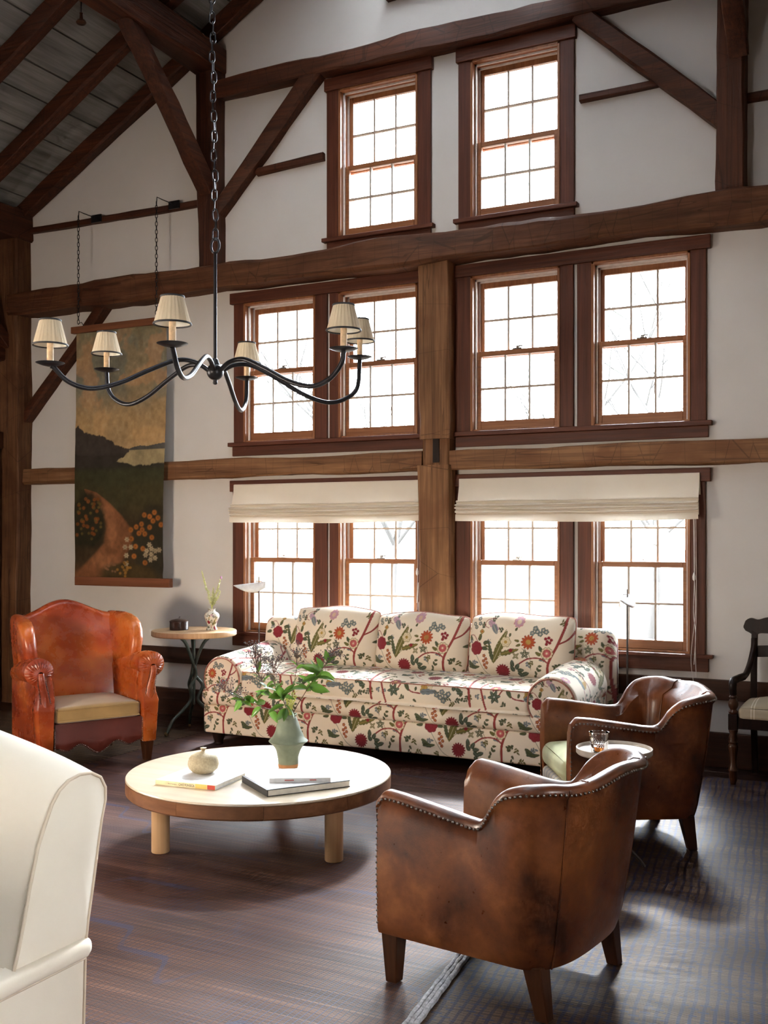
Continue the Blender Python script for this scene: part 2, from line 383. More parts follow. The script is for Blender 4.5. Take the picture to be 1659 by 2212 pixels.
def mk_tabletop():
    g = N('bleached oak top'); c = g.coord((2, 26, 2), (0, 0, .5)); a = g.noise(c, 1, 5, .6, .4)
    g.set(g.ramp(a, [(.3, (.56, .45, .32)), (.7, (.70, .59, .45))]), .30, .8); g.b.inputs['Coat Weight'].default_value = .5; g.b.inputs['Coat Roughness'].default_value = .28; g.bump(a, .05, .002); return g.m
M['tabletop'] = mk_tabletop()
M['oak_edge'] = wood('shaded oak rim', (.12, .045, .018), (.25, .11, .048), 'x', 30, .45, .1)  # shade on rim and underside put into a darker oak colour

# ------------------------------------------------------------------ room shell
XL, XR, YF, XM = -7.45, 1.13, -10.2, -3.15
SL = .56
def roof(x): return 4.36 + SL*(4.01 - abs(x - XM)) + 0.0     # underside of the rafters
XW = {'a': (-4.875, -4.208), 'b': (-4.0, -3.331), 'c': (-2.912, -2.247), 'd': (-2.026, -1.366)}
ROWS = {'low': (.722, 1.845, 1.30), 'mid': (2.243, 3.355, 2.80), 'up': (3.775, 4.905, 4.31)}
OPEN = [(XW[k], ROWS[r]) for r, ks in (('up', 'bc'), ('mid', 'abcd'), ('low', 'abcd')) for k in ks]

def wall_cells(a0, a1, z0, z1, holes):
    xs = sorted({a0, a1, *[v for h in holes for v in h[:2]]}); zs = sorted({z0, z1, *[v for h in holes for v in h[2:]]}); out = []
    for i in range(len(xs)-1):
        for j in range(len(zs)-1):
            cx, cz = (xs[i]+xs[i+1])/2, (zs[j]+zs[j+1])/2
            if any(h[0] < cx < h[1] and h[2] < cz < h[3] for h in holes): continue
            out.append((xs[i], xs[i+1], zs[j], zs[j+1]))
    return out
mb = MB()
zt = 4.95
for x0, x1, z0, z1 in wall_cells(XL-.3, XR+.3, 0, 3.775, [(*xw, r[0], r[1]) for xw, r in OPEN if r[0] < 3.7]): mb.box(x0, x1, 0, .2, z0, z1)
xa = XM - (4.01 - (zt-4.50)/SL); xb = 2*XM - xa
ups = [(*XW[k], 3.775, 4.905) for k in 'bc']
for x0, x1, z0, z1 in wall_cells(xa, xb, 3.775, zt, ups): mb.box(x0, x1, 0, .2, z0, z1)
for sgn in (-1, 1):    # gable slopes: triangle pieces beside and above the middle block
    e = XM + sgn*4.9; k = XM + sgn*(XM-xa)
    A = [(e, 3.775), (k, 3.775), (k, zt), (e, 4.5 + SL*(4.01-4.9))]
    vs = [(p[0], y, p[1]) for y in (0, .2) for p in A]
    mb.add(vs, [(0,1,2,3), (7,6,5,4), (0,4,5,1), (1,5,6,2), (2,6,7,3), (3,7,4,0)])
A = [(xa, zt), (xb, zt), (XM, 4.5 + SL*4.01)]
mb.add([(p[0], y, p[1]) for y in (0, .2) for p in A], [(0,1,2), (5,4,3), (0,3,4,1), (1,4,5,2), (2,5,3,0)])
tag(mb.build('wall_back', M['plaster'], smooth=0), 'white plaster gable wall behind the dark timber frame and windows', kind='structure')

# left wall with a door near the corner and three windows out of frame; right and front walls
LWIN = [(-5.6, -4.6, 1.0, 2.0)]
mb = MB()
for y0, y1, z0, z1 in wall_cells(YF, .2, 0, 4.7, LWIN): mb.box(XL-.2, XL, y0, y1, z0, z1)
tag(mb.build('wall_left', M['plaster'], smooth=0), 'white plaster side wall by the corner post', kind='structure')
RWIN = [(-6.1, -5.3, 1.0, 1.85)]  # unseen window added to light the sofa arm and wing chair
mb = MB()
for y0, y1, z0, z1 in wall_cells(YF, .2, 0, 4.7, RWIN): mb.box(XR, XR+.2, y0, y1, z0, z1)
tag(mb.build('wall_right', M['plaster'], smooth=0), 'white plaster side wall out of frame', kind='structure')
FWIN = [(-4.6, -3.7, .95, 1.70)]
mb = MB()
for x0, x1, z0, z1 in wall_cells(XL-.2, XR+.2, 0, 4.7, FWIN): mb.box(x0, x1, YF-.2, YF, z0, z1)
mb.add([(p[0], y, p[1]) for y in (YF, YF-.2) for p in [(XL-.3, 4.6), (XR+.3, 4.6), (XM, 6.9)]], [(0,1,2), (5,4,3), (0,3,4,1), (1,4,5,2), (2,5,3,0)])
tag(mb.build('wall_front', M['door'], smooth=0), 'dark boarded wall behind the viewpoint', kind='structure')
wn = 11
for (a0, a1, z0, z1), side in [(w, 'l') for w in LWIN] + [(w, 'f') for w in FWIN] + [(w, 'r') for w in RWIN]:
    f = MB(); g = MB(); t = .05; mid = (a0+a1)/2; zm = (z0+z1)/2
    def bar(p0, p1, q0, q1, w0, w1, m):
        m.box(XL-w1, XL-w0, p0, p1, q0, q1) if side == 'l' else (m.box(p0, p1, YF-w1, YF-w0, q0, q1) if side == 'f' else m.box(XR+w0, XR+w1, p0, p1, q0, q1))
    for p0, p1, q0, q1 in ((a0, a0+t, z0, z1), (a1-t, a1, z0, z1), (a0+t, a1-t, z0, z0+t), (a0+t, a1-t, z1-t, z1), (mid-.02, mid+.02, z0+t, z1-t), (a0+t, a1-t, zm-.02, zm+.02)):
        bar(p0, p1, q0, q1, .06, .12, f)
    bar(a0+t, a1-t, z0+t, z1-t, .088, .092, g)
    w = tag(f.build('window_%d' % wn, M['casing_z'], smooth=0), 'plain unseen casement window letting in fill light', kind='structure'); wn += 1
    g.build('pane', M['pane'], w, smooth=0)

# floor: slab, planks showing along the wall
mb = MB().box(XL-.2, XR+.2, YF-.2, .2, -.2, -.02)
floor = tag(mb.build('floor', M['floor'], smooth=0), 'dark wooden plank floor showing along the wall', kind='structure')
pm = None
for i in range(8):
    y1 = -.002 - i*.16
    for k, (x0, x1) in enumerate(((XL, -5.9 + .35*(i % 3)), (-5.9 + .35*(i % 3), -2.6 - .4*(i % 2)), (-2.6 - .4*(i % 2), XR))):
        MB().box(x0+.0015, x1-.0015, y1-.157, y1, -.022, 0).build('plank', M['floor'], floor, smooth=0, bevel=.002, seg=1)
MB().box(XL, XR, YF, -1.282, -.022, 0).build('plank', M['floor'], floor, smooth=0)

# hewn timber
def hewn(p0, p1, side, w, t, seed=0, j=.007, ch=.012, step=.14):
    p0, p1 = Vector(p0), Vector(p1); d = p1-p0; L = d.length; d.normalize(); a = Vector(side); a = (a - d*a.dot(d)).normalized(); b = d.cross(a)
    r = random.Random(seed); n = max(2, int(L/step)+1); P = []
    wa = [r.uniform(0, 6.28) for _ in range(8)]
    for i in range(n):
        s = L*i/(n-1); ring = []
        for k, (u, v) in enumerate(((-1,-1), (1,-1), (1,1), (-1,1))):
            ju = j*(math.sin(s*2.1+wa[k])+.6*math.sin(s*5.3+wa[k+4])) + r.uniform(-j, j)*.5; jv = j*(math.sin(s*1.7+wa[(k+3) % 8])+.6*math.sin(s*4.7+wa[(k+5) % 8])) + r.uniform(-j, j)*.5
            c = ch*(1+.6*math.sin(s*3+wa[k]))
            for q in ((0, 1), (1, 0)) if u*v > 0 else ((1, 0), (0, 1)):
                pu = u*(w/2 - c*q[0]) + ju; pv = v*(t/2 - c*q[1]) + jv
                ring.append(p0 + d*s + a*pu + b*pv)
        P.append([tuple(q) for q in ring])
    return MB().grid(P, cv=True, capu=True)
def timber(name, p0, p1, side, w, t, mat, label, seed=0, j=.006, ch=.012):
    return tag(hewn(p0, p1, side, w, t, seed, j, ch).build(name, M[mat], smooth=40), label, 'beam', kind='structure')
X_, Y_, Z_ = (1,0,0), (0,1,0), (0,0,1)
# posts: front faces stand about 10 cm proud of the plaster
timber('timber_pillar', (-7.325, -.06, 0), (-7.325, -.06, 4.42), X_, .25, .22, 'corner_z', 'thick worn corner post beside the wing chair', 3, .008)
timber('timber_pillar', (-5.165, -.045, 3.6), (-5.165, -.045, 5.42), X_, .19, .18, 'timber_z', 'tall dark post behind the chandelier chain', 4)
timber('timber_pillar', (-1.097, -.045, 3.6), (-1.097, -.045, 5.9), X_, .17, .18, 'timber_z', 'tall dark post beside the big diagonal brace at the picture edge', 5)
timber('timber_pillar', (-3.150, -.055, 0), (-3.150, -.055, 2.0), X_, .235, .21, 'hewn_z', 'pale hewn post below its scarf joint behind the floral sofa', 6, .007)
timber('timber_pillar', (-3.150, -.05, 2.19), (-3.150, -.05, 3.50), X_, .235, .20, 'hewn_z', 'hewn post between the middle window pairs above its scarf joint', 7, .006)
pj = timber('timber_pillar', (-3.150, -.03, 1.99), (-3.150, -.03, 2.20), X_, .215, .17, 'hewn_z', 'short recessed scarf joint with dark slot in the central post', 8, .003)
MB().box(-3.165, -3.115, -.122, -.112, 2.02, 2.19).build('slot', M['mahogany'], pj, smooth=0)
# horizontals
timber('timber_beam', (-7.3, -.07, 3.555), (1.2, -.07, 3.56), Z_, .20, .25, 'tie_x', 'long heavy tie beam below the two top windows', 11, .012, .02)
timber('timber_beam', (-7.2, -.03, 2.02), (-3.262, -.03, 2.04), Z_, .145, .14, 'hewn_x', 'adze-marked mid rail running behind the painted scroll', 12, .007, .015)
timber('timber_beam', (-3.04, -.03, 2.035), (1.2, -.03, 2.03), Z_, .145, .14, 'hewn_x', 'adze-marked mid rail above the wider roman blind', 13, .007, .015)
timber('timber_beam', (-5.12, -.05, 5.085), (-1.0, -.05, 5.085), Z_, .145, .16, 'timber_x', 'dark girt resting on the heads of the top windows', 14, .010)
timber('timber_beam', (-3.58, -.04, 5.56), (-2.72, -.04, 5.56), Z_, .16, .1, 'timber_x', 'short dark beam end at the very top edge of the wall', 15)
timber('rail_beam', (-7.2, -.02, 4.235), (-5.25, -.02, 4.22), Z_, .05, .06, 'timber_x', 'thin dark nailer that carries the scroll chains', 16, .004, .005)
timber('rail_beam', (-4.75, -.02, 4.39), (-4.13, -.02, 4.415), Z_, .055, .05, 'timber_x', 'short thin nailer between brace and the left top window', 17, .003, .005)
timber('rail_beam', (-2.105, -.02, 4.475), (-1.55, -.02, 4.485), Z_, .05, .05, 'timber_x', 'short thin nailer between the right top window and the brace', 18, .003, .005)
timber('rail_beam', (-1.02, -.02, 4.28), (1.1, -.02, 4.28), Z_, .05, .05, 'timber_x', 'thin nailer at the outer side of the edge post', 19, .003, .005)
# braces
timber('brace_beam', (-5.12, -.04, 4.10), (-4.17, -.04, 5.07), (.7, 0, -.7), .125, .12, 'timber_x', 'diagonal brace rising from the dark post to the girt', 21)
timber('brace_beam', (-2.10, -.04, 5.04), (-1.13, -.04, 4.13), (.7, 0, .7), .13, .12, 'timber_x', 'diagonal brace falling from the girt to the edge post', 22)
timber('brace_beam', (-7.25, -.04, 2.51), (-6.28, -.04, 3.50), (.7, 0, -.7), .10, .12, 'timber_x', 'diagonal brace half hidden behind the painted scroll', 23)
timber('brace_beam', (-5.165, -1.10, 5.28), (-5.165, -.10, 4.28), X_, .12, .14, 'timber_y', 'long brace from the purlin down to the dark post', 24)
timber('brace_beam', (-1.05, -1.15, 5.6), (-1.05, -.10, 4.55), X_, .11, .14, 'timber_y', 'brace overlapping the upper part of the edge post', 25)
timber('brace_beam', (-7.36, -.95, 3.95), (-7.36, -.10, 3.18), X_, .12, .1, 'timber_y', 'side wall brace meeting the corner post', 26)
timber('rail_beam', (-7.40, -6, 3.11), (-7.40, -.15, 3.11), Z_, .11, .1, 'timber_y', 'side wall rail meeting the corner post', 27)
# purlins, plates, rafters
timber('purlin_beam', (-5.165, YF, 5.345), (-5.165, -.005, 5.345), Z_, .235, .225, 'timber_y', 'heavy purlin running out from the dark post', 31, .008)
timber('purlin_beam', (-1.10, YF, 5.85), (-1.10, -.005, 5.85), Z_, .20, .2, 'timber_y', 'heavy purlin over the edge post', 32)
timber('plate_beam', (-7.30, YF, 4.27), (-7.30, -.005, 4.27), Z_, .24, .26, 'timber_y', 'wall plate under the low end of the rafters', 33, .008)
timber('plate_beam', (1.0, YF, 4.27), (1.0, -.005, 4.27), Z_, .24, .26, 'timber_y', 'wall plate out of frame', 34)
ry = [-.055, -.64, -1.335, -2.0] + [-2.67-.67*i for i in range(11)]
lab = ['dark rafter lying against the gable wall', 'second dark rafter from the gable wall', 'third dark rafter cutting the picture corner']
for i, y in enumerate(ry):
    for sg in (-1, 1):
        ez, pz = 4.36 - SL*.25, 4.36 + SL*4.01
        nx = sg*-SL; L = math.hypot(1, SL); up = Vector((sg*SL, 0, 1)).normalized()*.07
        a = Vector((XM + sg*4.26, y, ez)) + up; b = Vector((XM + sg*.02, y, pz)) + up
        lb = lab[i] if sg < 0 and i < 3 else ('dark rafter further toward the viewpoint' if sg < 0 else 'rafter of the slope out of frame')
        o = timber('rafter_beam', a, b, Y_, .115, .135, 'timber_x', lb, 40+i, .004)
        if not (sg < 0 and i < 3): o['group'] = 'rafters out of frame'

# ceiling boards
def slope_box(x0, x1, y0, y1, d0, d1, mbx):
    vs = []
    for dd in (d0, d1):
        for x, y in ((x0, y0), (x1, y0), (x1, y1), (x0, y1)):
            sg = -1 if x < XM else 1
            vs.append((x + sg*SL*dd/math.hypot(1, SL), y, 4.36 + SL*(4.01-abs(x-XM)) + dd/math.hypot(1, SL)))
    return mbx.add(vs, [(0,3,2,1), (4,5,6,7), (0,1,5,4), (1,2,6,5), (2,3,7,6), (3,0,4,7)])
mb = MB(); slope_box(XM-4.9, XM-.001, YF-.3, .3, .165, .26, mb); slope_box(XM+.001, XM+4.9, YF-.3, .3, .165, .26, mb)
ceil = tag(mb.build('ceiling', M['door'], smooth=0), 'pitched ceiling of weathered grey boards between rafters', kind='structure')
edges = [-8.0, -7.68, -7.4, -7.10, -6.82, -6.545, -6.26, -6.03, -5.735, -5.45, -5.17, -4.88, -4.60, -4.31, -4.03, -3.74, -3.45, XM-.004]
r = random.Random(5)
for i in range(len(edges)-1):
    cut = sorted([r.uniform(-4.5, -2.6), r.uniform(-7.8, -5.5)], reverse=True); ys = [.2, *cut, YF]
    for k in range(3):
        m_ = MB(); slope_box(edges[i]+.006, edges[i+1]-.006, ys[k+1]+.002, ys[k]-.002, .138 + r.uniform(0, .004), .166, m_); m_.build('plank', M['plank'], ceil, smooth=0)
for i in range(len(edges)-1):
    x0, x1 = 2*XM-edges[i+1], 2*XM-edges[i]
    m_ = MB(); slope_box(x0+.004, x1-.004, YF, .2, .138, .166, m_); m_.build('plank', M['plank'], ceil, smooth=0)

# chair rail, baseboards
tag(MB().box(-7.2, XR, -.03, 0, .435, .565).build('trim_1', M['trimdark'], smooth=0, bevel=.004), 'dark brown chair rail along the gable wall', kind='structure')
tag(MB().box(-7.2, XR, -.035, 0, 0, .225).build('baseboard_back', M['trimdark'], smooth=0, bevel=.005), 'tall dark baseboard along the gable wall', kind='structure')
tag(MB().box(XL, XL+.03, YF, -1.45, 0, .225).build('baseboard_left', M['trimdark'], smooth=0, bevel=.005), 'dark baseboard of the side wall', kind='structure')
# door in the left wall
dr = thing('door_1', 'dark wooden plank door at the picture edge beside the corner post', 'door', (XL, -.8, 0), kind='structure')
for i in range(5): MB().box(XL+.002, XL+.05, -1.33+i*.205+.002, -1.33+(i+1)*.205-.002, .03, 2.26).build('plank', M['door'], dr, (XL, -.8, 0), smooth=0, bevel=.006)
MB().box(XL+.0, XL+.085, -1.5, -.17, 2.27, 2.42).build('head_casing', M['door'], dr, (XL, -.8, 0), smooth=0, bevel=.006)
MB().box(XL+.0, XL+.075, -.30, -.20, 0, 2.27).build('side_casing', M['door'], dr, (XL, -.8, 0), smooth=0, bevel=.006)
MB().box(XL+.0, XL+.075, -1.45, -1.34, 0, 2.27).build('side_casing', M['door'], dr, (XL, -.8, 0), smooth=0, bevel=.006)

# ------------------------------------------------------------------ gable windows
def window(n, xw, rw, label, cl, cr, lock):
    x0, x1 = xw; z0, z1, zm = rw; og = ((x0+x1)/2, 0, z0)
    w = thing('window_%d' % n, label, 'window', og, kind='structure')
    # side casings
    MB().box(x0-cl, x0, -.024, .0, z0, z1).build('casing', M['casing_z'], w, og, smooth=0, bevel=.003)
    MB().box(x1, x1+cr, -.024, .0, z0, z1).build('casing', M['casing_z'], w, og, smooth=0, bevel=.003)
    # jamb lining and inner stop
    j = MB()
    j.box(x0, x0+.018, -.028, .2, z0, z1); j.box(x1-.018, x1, -.028, .2, z0, z1); j.box(x0, x1, -.028, .2, z1-.018, z1); j.box(x0, x1, -.01, .2, z0, z0+.012)
    j.build('jamb', M['sash_z'], w, og, smooth=0, bevel=.002, seg=1)
    j = MB(); a, b = x0+.018, x1-.018
    for yy in (.028, .096):
        j.box(a, a+.014, yy-.010, yy, z0+.012, z1-.018); j.box(b-.014, b, yy-.010, yy, z0+.012, z1-.018); j.box(a, b, yy-.010, yy, z1-.032, z1-.018)
    j.build('stop_bead', M['white_strip'], w, og, smooth=0)
    for up in (0, 1):
        yb = .100 if up else .034; yt = yb + .034
        s0, s1 = (zm-.018, z1-.02) if up else (z0+.012, zm+.018)
        st = .042; top = .05 if up else .036; bot = .036 if up else .062
        f = MB(); f.box(a, a+st, yb, yt, s0, s1); f.box(b-st, b, yb, yt, s0, s1); f.box(a+st, b-st, yb, yt, s1-top, s1); f.box(a+st, b-st, yb, yt, s0, s0+bot)
        sash = f.build('sash', M['sash_x' if up == 0 else 'sash_z'], w, og, smooth=0, bevel=.003, seg=1)
        ga, gb, g0, g1 = a+st, b-st, s0+bot, s1-top
        cw = (gb-ga)/3; rh = (g1-g0)/2
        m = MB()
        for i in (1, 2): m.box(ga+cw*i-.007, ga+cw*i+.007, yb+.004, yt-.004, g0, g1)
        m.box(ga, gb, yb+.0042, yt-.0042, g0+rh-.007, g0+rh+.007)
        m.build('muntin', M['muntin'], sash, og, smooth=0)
        for i in range(3):
            for k in range(2):
                MB().box(ga+cw*i+.007, ga+cw*(i+1)-.007, yb+.016, yb+.019, g0+rh*k+.007, g0+rh*(k+1)-.007).build('pane', M['pane'], sash, og, smooth=0)
        if not up and lock:
            l = MB(); cx = (a+b)/2; l.box(cx-.035, cx+.035, yb, yt, s1, s1+.008); l.lathe([(.014, 0), (.014, .012)], 10, (cx, yb+.018, s1+.008))
            l.box(cx-.01, cx+.04, yb+.008, yb+.02, s1+.018, s1+.026); l.build('sash_lock', M['chrome'], w, og, smooth=30)
U, Mi, Lo = ROWS['up'], ROWS['mid'], ROWS['low']
window(1, XW['b'], U, 'top sash window nearer the chandelier chain', .105, .105, False)
window(2, XW['c'], U, 'top sash window beside the falling diagonal brace', .095, .10, False)
window(3, XW['a'], Mi, 'middle row sash window behind the chandelier, next to the scroll', .095, .105, True)
window(4, XW['b'], Mi, 'middle row sash window just before the central post, lamp shades before it', .08, .055, True)
window(5, XW['c'], Mi, 'middle row sash window just past the central post', .12, .095, True)
window(6, XW['d'], Mi, 'middle row sash window nearest the bare plaster at the picture edge', .10, .10, True)
window(7, XW['a'], Lo, 'lower sash window behind the reading lamp and side table end', .105, .105, True)
window(8, XW['b'], Lo, 'lower sash window under the narrower blind just before the central post', .08, .055, True)
window(9, XW['c'], Lo, 'lower sash window under the wider blind just past the central post', .12, .095, True)
window(10, XW['d'], Lo, 'lower sash window behind the second reading lamp, blind cord beside it', .095, .095, True)
tn = 2
def trim(label, x0, x1, z0, z1, d=.03, mat='casing_x'):
    global tn
    tag(MB().box(x0, x1, -d, 0, z0, z1).build('trim_%d' % tn, M[mat], smooth=0, bevel=.004), label, kind='structure'); tn += 1
for nm, xa_, xb_ in (('chandelier side', -4.985, -3.272), ('edge side', -3.03, -1.252)):
    o = .015
    trim('window head board of the middle pair, ' + nm, xa_ - (o if xa_ < -4 else 0), xb_ + (o if xb_ > -2 else 0), 3.355, 3.443, .04)
    trim('window sill of the middle pair, ' + nm, xa_ - (.025 if xa_ < -4 else 0), xb_ + (.025 if xb_ > -2 else 0), 2.208, 2.24, .055)
    trim('apron board of the middle pair, ' + nm, xa_, xb_, 2.132, 2.208, .024)
    trim('window head board of the lower pair, ' + nm, xa_ - (o if xa_ < -4 else 0), xb_ + (o if xb_ > -2 else 0), 1.845, 1.935, .04)
    trim('window sill of the lower pair, ' + nm, xa_, xb_ + (.03 if xb_ > -2 else 0), .698, .722, .055)
    trim('apron board of the lower pair, ' + nm, xa_, xb_, .608, .698, .024)
for nm, xa_, xb_ in (('chandelier side', -4.105, -3.226), ('brace side', -3.007, -2.147)):
    trim('window head board of the top window, ' + nm, xa_-.015, xb_+.015, 4.905, 5.0, .04)
    trim('window sill of the top window, ' + nm, xa_-.03, xb_+.03, 3.745, 3.775, .055)
    trim('apron board of the top window, ' + nm, xa_, xb_, 3.665, 3.745, .024)

# ------------------------------------------------------------------ outside: field and bare trees
tag(MB().box(-90, 70, .6, 140, -1.2, -.6).build('field', M['field'], smooth=0), 'pale winter field outside the windows', kind='structure')
def bare_tree(x, y, h, seed, label):
    r = random.Random(seed); t = thing('bare_tree', label, 'tree', (x, y, -.6), 0, 'bare trees outside the windows')
    trunk, br = MB(), MB()
    def grow(p, d, L, rad, lev, m):
        pts = [p]; dd = d.copy(); k = 4
        for i in range(k):
            dd = (dd + Vector((r.uniform(-.18, .18), r.uniform(-.18, .18), r.uniform(-.05, .14)))).normalized(); pts.append(pts[-1] + dd*L/k)
        m.tube(pts, [rad*(1-.55*i/k) for i in range(k+1)], 6 if lev < 2 else 4, False)
        if lev >= 4: return
        for _ in range(5 if lev == 0 else 4):
            i = r.randint(2 if lev == 0 else 1, k); q = pts[i]; a = r.uniform(0, 6.28); out = Vector((math.cos(a), math.sin(a), r.uniform(.1, .9))).normalized()
            grow(q, (dd*.5 + out*.8).normalized(), L*r.uniform(.5, .72), rad*.45, lev+1, br)
    grow(Vector((0,0,0)), Vector((0,0,1)), h*.5, h*.013, 0, trunk)
    trunk.build('trunk', M['bark'], t, smooth=180); br.build('branches', M['bark'], t, smooth=180)
for i, (x, y, h, lb) in enumerate(((-9.0, 11, 7.5, 'behind the lower windows by the scroll'), (-15.5, 21, 10, 'far off behind the chandelier'), (-4.4, 12, 8, 'behind the windows past the central post'), (-1.2, 10, 7, 'behind the windows at the picture edge'), (-9.5, 24, 11, 'far off behind the central post'), (1.5, 27, 11, 'far off behind the edge windows'))):
    bare_tree(x, y, h, 60+i, 'bare winter tree outside, ' + lb)

# ------------------------------------------------------------------ rugs
def rug(name, x0, x1, y0, y1, z1, mat, label):
    nx, ny = 60, 60; xs = np.linspace(x0, x1, nx); ys = np.linspace(y0, y1, ny); X, Y = np.meshgrid(xs, ys, indexing='ij')
    Z = z1 + .003*(fbm(X*1.5, Y*1.5, 3, 5)-.45)
    P = np.stack([X, Y, Z], -1); og = ((x0+x1)/2, (y0+y1)/2, 0)
    m = MB().grid(P); 
    m.box(x0, x1, y0, y1, .0005, z1-.0035)
    o = m.build(name, mat, None, og, smooth=40); o.location = og
    return tag(o, label, 'rug')
rug('reed_rug', -4.85, -.9, -9.6, -.60, .012, M['rug_main'], 'large brown reed rug with blue zigzag bands under the coffee table')
rug('reed_rug', -7.1, -4.865, -9.6, -.60, .011, M['rug_stripe'], 'narrow striped brown reed rug under the wing chair')
# the blue rug lies a little askew on top
RZ = .0225
xs = np.linspace(0, 2.0, 40); ys = np.linspace(-5.5, 0, 90); X, Y = np.meshgrid(xs, ys, indexing='ij')
rr = MB().grid(np.stack([X, Y, RZ-.002 + .003*(fbm(X*1.5, Y*1.5, 3, 5)-.45)], -1)); rr.box(0, 2.0, -5.5, 0, .0155, RZ-.005)
ro = rr.build('reed_rug', M['rug_side'], smooth=40); ro.location = (-1.78, -.503, 0); ro.rotation_euler = (0, 0, math.radians(6.5)); tag(ro, 'reed rug with blue warp threads lying askew under the two club chairs', 'rug')
b = MB()
for k in range(3): b.tube([(-.022 + (k-1)*.015, -5.5 + i*.04, .0268 + .0025*math.sin(i*2.2+k*2.1)) for i in range(138)], .0095, 6)
b.build('binding', M['braid'], ro, smooth=60, label='pale braided edge')

